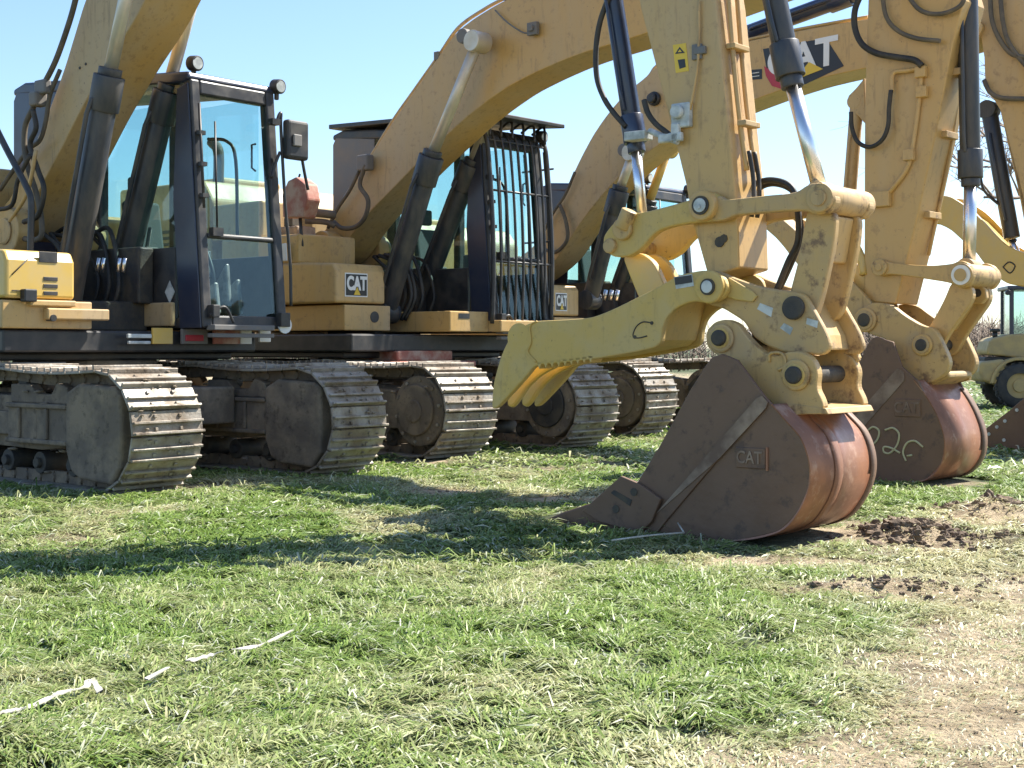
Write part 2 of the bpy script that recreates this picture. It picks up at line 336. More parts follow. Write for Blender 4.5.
# ------------------------------------------------------------------ cab
def cab(m, xf, ln, guard=False, panel=.34, zb=1.36, zt=3.74, zr=3.98):
    root = m.root; y0, y1 = .42, 1.46; xr = xf-ln; xb = xf+.20
    sl = lambda z: xb+(xf-xb)*(z-zb)/(zt-zb)            # front face x at height z
    top = lambda x: zt+(zr-zt)*(xf-x)/ln
    q = MB(); t = .11
    for y in (y0, y1-t):
        q.prism([(sl(zb), zb), (sl(zt), zt), (sl(zt)-t, zt), (sl(zb)-t, zb)], y, y+t)          # front pillars
        q.box(xr, xr+t*1.6, y, y+t, zb, zr)                                                       # rear pillars
        q.box(xf-ln*.52, xf-ln*.52+t, y, y+t, zb, top(xf-ln*.52))                              # mid pillars
        q.box(xr, xb-.02, y, y+t, zb, zb+.10)
    q.prism([(sl(zt-.14), zt-.14), (sl(zt), zt), (sl(zt)-t, zt), (sl(zt-.14)-t, zt-.14)], y0+t, y1-t)
    q.prism([(sl(zb), zb), (sl(zb+.12), zb+.12), (sl(zb+.12)-t, zb+.12), (sl(zb)-t, zb)], y0+t, y1-t)
    zm = zb+.86; q.prism([(sl(zm), zm), (sl(zm+.05), zm+.05), (sl(zm)-t*.6, zm+.05), (sl(zm)-t*.6, zm)], y0+t, y1-t)
    q.box(xr, xr+.06, y0+t, y1-t, zb, zb+.9); q.box(xr, xr+.06, y0+t, y1-t, zr-.25, zr)
    c = q.build('cab', BLK, root, .018, 2)
    q = MB(); q.prism([(xf+.0, zt+.001), (xf-.03, zt+.07), (xf-.35, zt+.10), (xr+.2, zr+.06), (xr-.02, zr+.01), (xr-.02, zr-.06), (xf-.1, zt-.03)], y0-.02, y1+.03); q.build('roof', NAVY if not guard else BLK, c, .03, 3)
    # side panel beside the windscreen and lower body panel
    q = MB()
    q.prism([(sl(zb)-.02, zb), (sl(zt)-.02, zt-.04), (sl(zt)-panel*.55, zt-.08), (sl(2.6)-panel, 2.6), (sl(zb)-panel, zb)], y0-.018, y0-.002); q.build('corner_panel', NAVY, c, .006)
    q = MB(); q.box(xr+.02, xf-panel+.12, y0-.012, y0+.03, zb+.02, zb+.78); q.box(xr+.02, xb-.1, y1-.03, y1+.012, zb+.02, zb+.74); q.build('side_and_shade_panel', BLK, c, .008)  # left panel is added over the door glass to darken the interior
    q = MB(); q.prism([(xr-.01, zb+.7), (xr-.01, zr-.12), (xr+.05, zr-.03), (xr+ln*.30, top(xr+ln*.30)-.05), (xr+ln*.26, zb+.7)], y0-.02, y0+.0); q.build('rear_panel', NAVY if not guard else GREY, c, .02)
    for (a, b) in ((xr+t*1.6, xf-ln*.52), (xf-ln*.52+t, xf-panel*.6)):
        q = MB(); q.box(a, b, y0+.03, y0+.036, zb+.78, top((a+b)/2)-.10); q.build('side_window', GLASS, c)
        q = MB(); q.box(a, b, y1-.036, y1-.03, zb+.74, top((a+b)/2)-.10); q.build('side_window', GLASS, c)
    q = MB(); q.prism([(sl(zm+.05)-.03, zm+.05), (sl(zt-.14)-.03, zt-.14), (sl(zt-.14)-.036, zt-.14), (sl(zm+.05)-.036, zm+.05)], y0+t, y1-t); q.build('windscreen', GLASS, c)
    q = MB(); q.prism([(sl(zb+.12)-.03, zb+.12), (sl(zm)-.03, zm), (sl(zm)-.036, zm), (sl(zb+.12)-.036, zb+.12)], y0+t, y1-t); q.build('lower_windscreen', GLASS, c)
    q = MB(); q.box(xr+.01, xr+.018, y0+t, y1-t, zb+.9, zr-.25); q.build('rear_window', GLASS, c)
    # interior
    q = MB(); q.box(xr+.05, xb-.12, y0+.05, y1-.05, zb+.0, zb+.05); q.build('cab_floor', DARK, c)
    xs = xf-1.15
    q = MB(); q.box(xs-.28, xs+.25, .70, 1.18, zb+.55, zb+.70); q.box(xs-.16, xs+.1, .78, 1.1, zb+.05, zb+.55)
    q.prism([(xs-.28, zb+.66), (xs-.20, zb+.66), (xs-.32, zb+1.35), (xs-.42, zb+1.33)], .72, 1.16)
    s_ = q.build('seat', LIGHTG, c, .04, 3)
    q = MB(); q.box(xs-.44, xs-.34, .82, 1.06, zb+1.40, zb+1.60); q.build('headrest', LIGHTG, s_, .03, 3)
    q = MB(); q.box(xs-.2, xs+.3, .54, .68, zb+.55, zb+.82); q.box(xs-.2, xs+.3, 1.2, 1.34, zb+.55, zb+.82)
    q.tube([(xs+.2, .61, zb+.8), (xs+.26, .61, zb+1.02)], .022, 8, False); q.tube([(xs+.2, 1.27, zb+.8), (xs+.26, 1.27, zb+1.02)], .022, 8, False)
    q.box(xf-.45, xf-.30, .56, .72, zb+.65, zb+.95); q.build('console', GREY, c, .02)
    q = MB(); q.tube([(xf-.55, .78, zb+.05), (xf-.48, .78, zb+.5), (xf-.62, .78, zb+.85)], .02, 8); q.tube([(xf-.55, 1.08, zb+.05), (xf-.48, 1.08, zb+.5), (xf-.62, 1.08, zb+.85)], .02, 8)
    q.build('travel_lever', BLK, c, split=True)
    q = MB(); rr = random.Random(3)
    for k in range(0 if guard else 5): q.prism([(xf-.5+rr.uniform(-.1, .1), zb+.1), (xf-.2, zb+.15), (xf-.25, zb+.45+rr.uniform(0, .25)), (xf-.5, zb+.35)], .62+k*.14, .66+k*.14+.02)
    if q.v: q.build('plastic_wrap', WRAP, c, .02, split=True)
    # wiper, grab rail inside
    q = MB(); q.tube([(sl(2.3)+.03, y0+.2, 2.3), (sl(3.35)+.035, y0+.24, 3.35)], .010, 6, False); q.box(sl(2.3)-.02, sl(2.3)+.05, y0+.14, y0+.26, 2.24, 2.32)
    q.tube([(sl(2.5)+.04, y0+.05, 2.5), (sl(3.5)+.05, y0+.05, 3.5)], .014, 6, False)
    for z in (2.6, 2.9, 3.2): q.box(sl(z), sl(z)+.06, y0+.03, y0+.1, z, z+.04)
    q.build('wiper', BLK, c)
    q = MB(); q.tube([(xf-.5, y1-.06, 2.3), (xf-.48, y1-.1, 3.1), (xf-.6, y1-.12, 3.3), (xf-.9, y1-.12, 3.35)], .018, 8)
    q.tube([(xf-.1, y1-.16, 2.95), (xf-.06, y1-.24, 2.97), (xf-.06, y1-.24, 3.2), (xf-.1, y1-.16, 3.22)], .011, 8, False); q.build('grab_rail', BLK, c)
    for (lx, ly, lz) in ((xf-.05, y0+.1, zt+.17), (xf+.02, y1+.04, zt+.08)):
        q = MB(); q.cyl((lx-.07, ly, lz), (lx+.03, ly+.01, lz-.01), .075, 20); q.box(lx-.05, lx-.01, ly-.02, ly+.02, lz-.14, lz-.05); l = q.build('work_light', BLK, c, .01)
        q = MB(); q.cyl((lx+.031, ly, lz-.01), (lx+.038, ly, lz-.01), .058, 20); q.build('lamp_lens', FOIL, l)
    # door hinge hardware and step at the front
    q = MB(); q.box(xb-.02, xb+.10, y0+.05, y1-.25, zb-.02, zb+.03); q.box(xb-.02, xb+.06, y0+.06, y1-.22, zb-.09, zb-.05); q.build('cab_step', GREY, c, .006)
    q = MB(); q.box(xb-.02, xb+.07, y0+.06, y0+.14, zb+.1, zb+.22); q.box(xb-.02, xb+.07, y1-.14, y1-.02, zb+.02, zb+.16); q.tube([(xb+.03, y0+.05, zb+.12), (xb+.06, y0+.2, zb+.2), (xb+.05, y0+.32, zb+.05)], .015, 8); q.build('latch', BLK, c, .008, split=True)
    if guard:
        g = MB(); gx = xf+.16
        prof = [(-.22, 3.80), (-.08, 3.70), (-.02, 3.35), (.03, 2.75), (.05, 2.15), (.03, 1.46)]
        for k in range(9):
            y = y0-.02+k*(y1-y0+.02)/8
            g.tube([(gx+a, y, z) for a, z in prof], (.017 if k not in (0, 8) else .028), 8)
        for z, dx in ((3.66, -.07), (3.05, .005), (2.2, .045), (1.5, .03)):
            g.tube([(gx+dx, y0-.04, z), (gx+dx, y1+.02, z)], .014, 8, False)
        for k in range(5):
            x = xf+.08-k*.11; g.tube([(x-.05, y1+.05, 3.62), (x+.0, y1+.07, 2.9), (x+.02, y1+.07, 2.1), (x+.0, y1+.05, 1.6)], .015, 8)
        for z in (3.4, 2.5, 1.7): g.tube([(gx+.02, y1+.06, z), (gx-.5, y1+.06, z)], .013, 8, False)
        g.box(gx-.1, gx+.1, y0+.55, y0+.95, 1.33, 1.50)
        for k in range(6):
            y = y0+.0+k*.2; g.tube([(gx-.03, y, 3.70), (gx-.1, y+.05, 3.92), (gx-.3, y+.06, 3.85)], .016, 8)
        g.build('cab_guard', BLK, c)
        r_ = MB(); r_.prism([(xf+.30, 3.90), (xf+.30, 3.95), (xf-.5, 4.02), (xr+.0, 4.12), (xr, 4.06), (xf-.5, 3.97)], y0-.10, y1+.14)
        for k in range(5): r_.box(xf-.2, xf-.12, y0+.05+k*.2, y0+.17+k*.2, 3.99, 4.04)
        r_.box(xr+.3, xr+.4, y0+.1, y0+.2, 3.9, 4.06)
        r_.build('roof_guard', BLK, c, .01)
    return c

def upper(m, xf, deckz=1.36, boxmat=YEL2, hoodz=3.25):
    root = m.root
    q = MB(); q.box(-7.0, xf-.25, -1.40, 1.40, 1.13, 1.33); q.box(-6.5, xf-.5, -1.3, 1.3, 1.055, 1.13); u = q.build('deck', BLK, root, .02)
    q = MB(); q.disc(-2.75, 1.06, 0, 0, .1) if False else None
    q.tube([(-2.75, 0, .72), (-2.75, 0, 1.055)], .68, 36, False); q.box(-4.1, -1.4, -.75, .75, .45, .80)
    for s in (-1, 1):
        for x in (-1.8, -3.7): q.prism([(x-.3, .45), (x+.3, .45), (x+.25, .78), (x-.25, .78)], s*.7, s*.95)
    q.build('carbody', MUD, root, .02)
    q = MB(); q.prism([(-4.4, 1.6), (-4.4, hoodz-.25), (-4.6, hoodz), (-6.5, hoodz+.02), (-6.5, 1.6)], -1.25, 1.25); q.box(-5.8, -5.2, -.5, .5, hoodz+.02, hoodz+.16); h = q.build('engine_hood', YEL, root, .05, 3)
    q = MB(); q.tube([(-5.0, -.7, hoodz), (-5.0, -.7, hoodz+.45), (-5.15, -.7, hoodz+.6)], .07, 14); q.build('exhaust_pipe', DARK, h)
    q = MB()
    for k in range(8): q.box(-6.2, -5.0, -1.262, -1.25, 2.1+k*.08, 2.14+k*.08)
    q.build('louvre', BLK, h)
    q = MB(); q.prism([(-6.52, 1.3), (-6.52, 2.9), (-6.9, 3.0), (-7.4, 2.75), (-7.5, 1.6), (-7.2, 1.25)], -1.5, 1.5); q.build('counterweight', YEL, root, .08, 3)
    # boom foot brackets
    q = MB()
    for y in (-.48, .42): q.prism([(-4.5, 1.33), (-3.1, 1.33), (-3.45, 2.3), (-3.7, 2.62), (-4.0, 2.6), (-4.25, 2.2)], y, y+.06)
    q.build('boom_bracket', YEL, root, .01, split=True)
    # dark body under / beside the cab, between the boom cylinders
    q = MB(); q.box(-4.2, -2.3, -.38, .40, 1.33, 1.62); q.box(-3.4, -2.2, .22, .40, 1.6, 2.15); q.build('swing_motor', DARK, root, .02)
    return u

def hose(m, name, pts, y, r, mt=RUB, parent=None, ys=None):
    q = MB(); q.tube([m.P(a, b, (ys[i] if ys else y)) for i, (a, b) in enumerate(pts)], r, 10); return q.build(name, mt, parent or m.root)

def boss(q, p, y0, y1, r, n=28): q.disc(p[0], p[1], y0, y1, r, n)

# ================================================================== EXCAVATOR 1 (nearest, left)
A = Machine(-2.05, 11.95, .69, 'nearest yellow excavator, unguarded cab at left, big brown bucket in the foreground')
track(A, -1.06, .68, 'box', 1); track(A, 1.06, .68, 'box', 2)
upper(A, -1.62, hoodz=3.1)
ca = cab(A, -1.66, 3.05)
# boom
hw = .28
top = [(-3.78, 2.60)]+A.O([(10, 199), (20, 176), (43, 126), (63, 73), (76, 30), (85, 0)], -hw)+[(-1.95, 4.93), (-1.5, 5.42), (-.8, 5.86), (.1, 6.10), (1.5, 6.17), (3.1, 6.05), (3.66, 5.98)]
bot = [(3.82, 5.8), (3.66, 5.6), (2.5, 5.42), (1.2, 5.38), (.3, 5.32), (-.4, 5.12), (-.95, 4.82)]+A.O([(202, 0), (186, 30), (159, 70), (133, 113), (109, 159), (80, 212)], hw)+[(-3.62, 2.24), (-3.85, 2.3)]
q = MB(); q.prism(rnd(top+bot, 2), -hw, hw); bm1 = q.build('boom', YEL, A.root, .012)
q = MB(); p = A.L(14, 232, -.4); q.disc(p[0], p[1], -.50, -.33, .24); q.disc(p[0], p[1], -.53, -.50, .13); q.disc(p[0], p[1], .33, .5, .24); q.build('boom_foot_boss', YEL, bm1, .015)
q = MB()
for i in range(len(top)-1): pass
q.tube([(a, -.10, b+.05) for a, b in top[2:12]], .022); q.tube([(a, .02, b+.06) for a, b in top[2:12]], .022); q.tube([(a, .14, b+.05) for a, b in top[2:12]], .022); q.build('boom_pipe', YEL, bm1, split=True)
q = MB()
for x, z in (A.L(80, 68, -hw), A.L(86, 64, -hw)): q.disc(x, z, -hw-.006, -hw, .014, 10)
q.build('grease_nipple', DARK, bm1, split=True)
cylinder(A, 'boom_cylinder', (A.L(66, 318, -.48), A.L(109, 78, -.48), (A.L(140, -70, -.48))), -.48, .115, .062, ROD)
cylinder(A, 'boom_cylinder', (A.L(112, 325, .48), A.L(167, 93, .48), (A.L(202, -35, .48))), .48, .115, .062, ROD)
# hoses by the boom foot
for pts, y, r, mt in (([(-6, 205), (10, 232), (40, 238), (38, 200), (26, 160), (25, 128), (33, 108), (42, 88), (56, 60), (70, 20), (78, -10)], -.42, .028, RUBD),
                      ([(0, 190), (10, 175), (28, 150), (40, 140), (46, 120), (50, 95), (60, 70)], -.38, .022, RUBD),
                      ([(33, 110), (36, 128), (30, 145), (38, 170), (44, 190), (38, 215), (24, 222)], -.46, .026, RUB),
                      ([(-4, 128), (6, 148), (15, 165), (27, 188), (31, 200), (31, 225), (30, 262), (29, 297), (33, 310), (40, 317), (54, 318)], -1.0, .030, BLK),
                      ([(-4, 210), (12, 205), (18, 180), (30, 155)], -.50, .022, RUB),
                      ([(-6, 240), (14, 215), (28, 190), (36, 150)], -.50, .020, YEL)):
    hose(A, 'hydraulic_hose' if mt is not BLK else 'handrail', pts, y, r, mt)
q = MB(); p = A.P(37, 97, -.44); q.box(p[0]-.06, p[0]+.06, -.5, -.36, p[2]-.09, p[2]+.05); q.box(p[0]-.03, p[0]+.16, -.46, -.38, p[2]+.02, p[2]+.16); q.build('hose_clamp', GREY, bm1, .02)
# right front box
xb_ = -1.80
q = MB(); q.prism([(xb_, 1.60), (xb_, 1.93), (xb_-.05, 2.02), (xb_-.7, 2.06), (xb_-2.2, 2.06), (xb_-2.2, 1.60)], -1.42, -.74); bx = q.build('tool_box', YEL2, A.root, .03, 3)
q = MB()
for k in range(3):
    y = A.LY(51, 279+k*7.2, xb_); q.box(xb_-.002, xb_+.006, y[1]-.075, y[1]+.065, y[2]-.017, y[2]+.017)
y = A.LY(48, 257, xb_); q.box(xb_-.002, xb_+.007, y[1]-.09, y[1]+.09, y[2]-.05, y[2]+.045); q.build('vent', BLK, bx, .003, split=True)
q = MB(); y = A.LY(20, 267, xb_); q.tube([(xb_+.004, y[1]-.08, y[2]-.07), (xb_+.004, y[1]+.07, y[2]+.07)], .006, 6, False); q.box(xb_, xb_+.006, -1.36, -1.18, 1.66, 1.67); q.build('panel_seam', DARK, bx)
q = MB(); q.box(-4.2, xb_-.02, -1.44, -.55, 1.34, 1.585); q.box(xb_-.02, xb_+.06, -1.05, -.42, 1.42, 1.52); q.box(-2.4, xb_+.04, -1.2, -.75, 1.535, 1.59); q.build('step', YEL, A.root, .012)
q = MB(); y = A.LY(30, 296, xb_+.06); q.box(xb_, xb_+.08, y[1]-.06, y[1]+.06, y[2]-.05, y[2]+.06); q.build('rail_bracket', BLK, bx, .01)
# cluster of valves and hoses between the boom cylinders
q = MB(); rr = random.Random(5)
for k in range(9):
    x = -3.0+rr.random()*.5; y0 = -.35+rr.random()*.6; q.tube([(x, y0, 1.45), (x+.12, y0+.05, 1.8), (x-.1, y0+.1, 2.05+rr.random()*.3), (x-.4, y0+.1, 2.3)], .022, 8)
q.build('valve_hose', RUB, A.root, split=True)
q = MB()
for px in (99, 120):
    for dx in (0, 5): a = A.P(px+dx, 258, -.2); b = A.P(px+dx-2, 272, -.2); q.cyl(a, b, .018, 10)
q.build('hose_fitting', CHR, A.root, split=True)
q = MB(); a = A.P(159, 315, .38); q.box(a[0]-.40, a[0]+.22, .36, .41, a[2]-.11, a[2]+.12); q.build('side_step', YEL, A.root, .015)
q = MB(); a = A.P(170, 292, .40)
q.prism([(a[0]-.075, a[2]), (a[0], a[2]+.11), (a[0]+.075, a[2]), (a[0], a[2]-.11)], .395, .40); q.build('diamond_sticker', FOIL, ca)
# small sunlit fittings under the cab floor
def frontbit(nm, px0, px1, py0, py1, x, mt, par):
    a = A.LY(px0, py1, x); b = A.LY(px1, py0, x); q = MB(); q.box(x-.03, x, a[1], b[1], a[2], b[2]); return q.build(nm, mt, par, .006)
lb = frontbit('louvre', 128, 152, 334, 338, -1.75, FOIL, A.root); frontbit('louvre', 129, 151, 341, 344, -1.75, FOIL, A.root)
frontbit('bracket', 153, 173, 328, 344, -1.74, YEL2, A.root)
pl = frontbit('plate_frame', 182, 208, 329, 344, -1.75, GREY, A.root)
frontbit('warning_plate', 186, 204, 335, 341, -1.74, LRED, pl)
frontbit('floor_box', 214, 240, 330, 344, -1.75, PINK, A.root); frontbit('reflector', 241, 252, 330, 344, -1.74, WHITE, A.root); frontbit('reflector', 260, 271, 330, 342, -1.74, WHITE, A.root)
q = MB(); a = A.LY(284, 325, -1.45); q.cyl((-1.45, a[1], a[2]), (-1.43, a[1], a[2]), .085, 24); q.build('round_reflector', WHITE, ca)
# mirror and handrail on the left front corner of the cab
X = -1.50
def LYs(pts, x=X): return [A.LY(a, b, x) for a, b in pts]
q = MB(); q.tube(LYs([(268, 124), (276, 122), (279, 115), (281, 114), (281, 130), (285, 200), (290, 260), (291, 306)]), .016, 8); q.tube(LYs([(271, 178), (276, 162), (280, 152)]), .016, 8); q.tube(LYs([(301, 152), (304, 170), (308, 190)]), .016, 8); q.box(X-.04, X+.04, LYs([(274, 122)])[0][1]-.05, LYs([(274, 122)])[0][1]+.05, LYs([(274, 122)])[0][2]-.03, LYs([(274, 122)])[0][2]+.03)
mi = q.build('mirror_arm', BLK, ca)
a = LYs([(281.5, 159)])[0]; b = LYs([(303, 123)])[0]
q = MB(); q.box(X, X+.10, a[1], b[1], a[2], b[2]); mm = q.build('mirror', BLK, ca, .035, 3)
q = MB(); q.box(X+.10, X+.125, (a[1]*.6+b[1]*.4)-.06, (a[1]*.6+b[1]*.4)+.05, (a[2]+b[2])/2-.07, (a[2]+b[2])/2+.05); q.build('mirror_mount', GREY, mm, .01)
# stick
sw = .19
so = [(4.46, 1.62)]+A.O([(706, 270), (692, 220), (686, 186), (673, 133), (654, 60), (641, 10)], -sw)+[(3.62, 4.6), (3.28, 5.45), (3.05, 6.35), (3.2, 6.6), (3.42, 6.5), (3.95, 5.9), (4.28, 4.6)]+A.O([(716, 0), (729, 133), (737, 206), (739, 268)], -sw)
q = MB(); q.prism(so, -sw, sw); st1 = q.build('stick', YEL, A.root, .012)
q = MB(); p = A.L(684, 116, -sw); q.box(p[0]-.07, p[0]+.07, -sw-.05, -sw, p[1]-.08, p[1]+.08); q.disc(p[0]-.01, p[1]+.02, -sw-.09, -sw-.05, .045); q.box(p[0]-.16, p[0]+.02, -sw-.07, -sw-.03, p[1]-.17, p[1]-.11)
q.box(p[0]-.06, p[0]+.0, -sw-.07, -sw-.03, p[1]-.17, p[1]-.05); q.build('hose_block', FOIL, st1, .01)
q = MB(); p = A.L(699, 52, -sw); q.box(p[0]-.045, p[0]+.03, -sw-.02, -sw, p[1]-.05, p[1]+.05); q.box(p[0]-.02, p[0]+.06, -sw-.03, -sw, p[1]-.02, p[1]+.03); q.build('sensor_clip', GREY, st1, .006)
q = MB(); q.prism(A.O([(673, 45), (686, 43), (689, 71), (676, 73)], -sw), -sw-.003, -sw); wl = q.build('warning_label', LYEL, st1)
q = MB(); q.prism(A.O([(675.5, 54), (680, 47), (685, 53)], -sw), -sw-.005, -sw-.003); q.prism(A.O([(678, 60), (685, 59), (686, 67), (680, 69)], -sw), -sw-.005, -sw-.003); q.build('label_print', LBLACK, wl)
q = MB(); q.prism(A.O([(678.3, 52.4), (680.3, 49.4), (682.3, 52)], -sw), -sw-.007, -sw-.005); q.build('label_symbol', LYEL, wl)
q = MB(); q.tube([A.P(699, 0, -sw-.02), A.P(698, 60, -sw-.02), A.P(690, 110, -sw-.03)], .010, 6); q.build('grease_line', YEL, st1)
# pipes on the front face of the stick
q = MB()
for y, a in ((-.09, 0), (.02, 0)):
    q.tube([(4.52, y, 3.6), (4.585, y, 2.9), (4.63, y, 2.55), (4.67, y, 2.3)], .017, 8)
q.tube([(4.27, -.09, 4.8), (4.52, -.09, 3.6)], .017, 8, False); q.tube([(4.27, .02, 4.8), (4.52, .02, 3.6)], .017, 8, False)
q.build('stick_pipe', YEL, st1, split=True)
q = MB()
for z, x in ((3.1, 4.57), (2.6, 4.65)): q.box(x-.03, x+.035, -.13, .06, z-.018, z+.018)
q.build('pipe_clamp', YELW, st1, .006, split=True)
q = MB()
for y in (-.10, -.03): q.tube([(4.69, y, 2.42), (4.71, y+.02, 2.25), (4.73, y-.01, 2.1), (4.71, y, 2.0)], .015, 8)
q.build('hose_coupling', RUB, st1, split=True)
q = MB(); p = A.L(720, 242, -sw); q.disc(p[0], p[1], -sw-.01, -sw, .035, 9); q.disc(p[0]+.03, p[1]+.02, -sw-.008, -sw, .028, 7); q.build('grease_stain', DARK, st1)
# stick / bucket cylinders
cylinder(A, 'stick_cylinder', ((-.2, 6.55), (1.6, 6.85), (3.18, 6.62)), 0, .105, .06)
cylinder(A, 'bucket_cylinder', ((4.25, 5.95), A.L(790, 74, 0), A.L(821, 194, 0)), 0, .078, .048, CHR, CYL)
cylinder(A, 'thumb_cylinder', ((3.25, 5.4), A.L(635, 140, -.02), A.L(643, 224, -.02)), -.02, .066, .036, CHR, CYB)
q = MB(); q.box(3.24, 3.42, -.08, .04, 5.2, 5.5); q.build('cylinder_lug', YEL, st1, .01)
q = MB(); q.box(4.0, 4.5, -.16, .16, 5.6, 6.1); q.build('cylinder_lug', YEL, st1, .02)
hose(A, 'hydraulic_hose', [(610, -6), (600, 22), (596, 50), (597, 78), (604, 98), (613, 112), (626, 127)], -.10, .019, RUB, st1)
hose(A, 'hydraulic_hose', [(644, 100), (648, 113), (656, 124), (666, 132), (676, 140)], -.24, .019, RUB, st1)
q = MB(); q.tube([A.P(650, 131, -.12), A.P(662, 136, -.20), A.P(678, 142, -.24)], .022, 8); a = A.P(641, 137, -.08); q.box(a[0]-.08, a[0]+.09, -.17, -.07, a[2]-.03, a[2]+.03); q.build('hose_fitting', FOIL, st1, .006, split=True)
# linkage: arm left (thumb side), arm right (bucket side)
y0, y1 = -.27, -.20
lk = MB()
def arm(mb, m, pts, y0, y1, both=True):
    mb.prism(rnd(m.O(pts, y0)), y0, y1)
    if both: mb.prism(rnd(m.O(pts, y0)), -y1, -y0)
arm(lk, A, [(712, 192), (722, 198), (722, 214), (712, 222), (697, 222), (672, 226), (655, 232), (640, 250), (628, 257), (612, 257), (603, 248), (603, 236), (612, 224), (624, 214), (645, 212), (672, 205), (692, 199), (700, 193)], y0, y1)
l1 = lk.build('thumb_linkage', YELT, A.root, .012)
lk = MB(); p = A.L(611, 246, y0); lk.disc(p[0], p[1], y0-.03, -y0+.03, .05); p = A.L(624, 229, y0); lk.disc(p[0], p[1], y0-.035, y0, .075)
p2 = A.L(633, 214+5, y0); lk.tube([(p[0], y0-.02, p[1]), (p[0]+.06, y0-.02, p[1]+.12)], .055, 16, False); lk.build('linkage_pin', YELW, l1, .01)
arm2 = MB(); arm(arm2, A, [(622, 256), (640, 252), (654, 262), (664, 285), (674, 308), (645, 312), (636, 292), (628, 272)], -.12, -.06)
arm2.build('thumb_strut', YEL2, l1, .01)
lk = MB(); arm(lk, A, [(716, 194), (724, 200), (760, 196), (795, 193), (808, 184), (820, 182), (832, 189), (836, 201), (830, 212), (816, 215), (804, 210), (770, 212), (735, 215), (722, 221), (708, 222)], y0-.002, y1+.01)
l2 = lk.build('bucket_linkage', YELW, A.root, .012)
lk = MB(); p = A.L(705, 206, y0); lk.disc(p[0], p[1], y0-.05, .32, .098); lk.build('linkage_pin', YEL, l2, .012)
lk = MB(); lk.disc(p[0], p[1], y0-.062, y0-.05, .06); lk.build('pin_retainer', DARK, l2)
lk = MB(); lk.disc(p[0], p[1], y0-.07, y0-.062, .045, 20); lk.disc(p[0]-.005, p[1]-.01, y0-.078, y0-.07, .018, 8); lk.build('pin_cap', FOIL, l2, .004)
lk = MB(); p = A.L(821, 198, y0); lk.disc(p[0], p[1], y0-.03, .30, .088); lk.build('linkage_pin', YELW, l2, .01)
lk = MB(); lk.disc(p[0], p[1], y0-.045, y0-.03, .05); lk.build('pin_retainer', YELW, l2, .004)
# short strut down to the coupler (two plates and a front web)
lk = MB()
pts = [(808, 205), (826, 210), (836, 214), (834, 240), (828, 270), (822, 296), (815, 318), (800, 322), (786, 312), (790, 290), (798, 260), (803, 230)]
arm(lk, A, pts, -.19, -.13); lk.prism(A.O([(826, 214), (836, 216), (828, 262), (816, 262)], -.12), -.13, .13)
l3 = lk.build('tipping_link', YELW, A.root, .012)
# hoses hanging between stick and link
hose(A, 'hydraulic_hose', [(742, 200), (752, 186), (770, 180), (790, 186), (797, 205), (798, 240), (788, 262), (776, 292)], .05, .020, RUB, st1)
hose(A, 'hydraulic_hose', [(746, 204), (760, 188), (776, 184), (793, 192), (799, 214), (800, 240), (784, 280), (774, 296)], .12, .018, RUB, st1)
# coupler
cp = [(700, 287), (702, 276), (712, 270), (724, 273), (731, 277), (757, 286), (780, 290), (804, 293), (812, 307), (826, 332), (831, 348), (822, 356), (800, 353), (785, 353), (766, 346), (752, 336), (744, 322), (735, 316), (722, 308), (706, 304)]
q = MB(); arm(q, A, cp, -.25, -.20); q.tube([(*A.L(795, 308, 0)[:1], -.2, A.L(795, 308, 0)[1]), (A.L(795, 308, 0)[0], .2, A.L(795, 308, 0)[1])], .11, 24, False)
a = A.L(812, 330, 0); q.prism(A.O([(770, 300), (806, 300), (824, 335), (828, 350), (795, 350), (770, 335)], -.1), -.2, .2)
cpl = q.build('coupler', YELW, A.root, .014)
q = MB(); p = A.L(795, 308, -.25); q.disc(p[0], p[1], -.29, -.25, .072); q.build('coupler_pin', DARK, cpl, .01)
q = MB(); q.prism(A.O([(728, 277), (752, 291), (757, 296), (752, 302), (735, 300), (724, 296)], -.27), -.27, -.25); q.build('reinforcement_plate', YELT, cpl, .008)
q = MB(); q.prism(A.O([(757, 309), (760, 303), (773, 308), (771, 317)], -.253), -.253, -.25); q.prism(A.O([(780, 328), (784, 323), (793, 328), (790, 335)], -.253), -.253, -.25); q.prism(A.O([(806, 324), (807, 318), (818, 321), (817, 328)], -.253), -.253, -.25); q.build('data_plate', FOIL, cpl, split=True)
q = MB(); q.tube([A.P(830, 300, .24), A.P(846, 338, .24), A.P(858, 360, .24), A.P(846, 368, .24)], .02, 8, False); q.prism(A.O([(826, 296), (834, 296), (860, 358), (852, 362)], .24), .22, .27); q.build('safety_bar', YELW, cpl, .006)
# thumb: four plates of the same outline, the outer one with the long curved tip
tp = [(491.6, 406), (493, 385), (495, 376), (501.6, 353), (513, 331), (533, 321), (560, 320), (589.6, 318), (604, 313), (619.5, 306), (652.7, 289.6), (679, 274.7), (705.8, 269.5), (722, 275), (728.5, 288), (722, 299.6), (709, 303.6), (692.5, 301), (676, 308), (666, 318), (662, 329.5), (661, 343), (652.7, 349), (596, 359), (563, 362.7), (534.8, 365), (526.5, 376), (513, 391), (498, 407), (493, 409)]
lo = A.O(tp, -.32)
q = MB(); q.prism(rnd(lo), -.32, -.27); q.prism(rnd(lo), .16, .21); body = lo[3:24]
bx_ = A.O([(545, 333), (555, 324), (589, 321), (620, 309), (652, 293), (672, 283), (664, 312), (657, 340), (650, 346), (596, 356), (560, 359), (546, 350)], -.32)
q.prism(bx_, -.27, .16); th = q.build('thumb', YELT, A.root, .012)
tine = [(0, 0)]
q = MB()
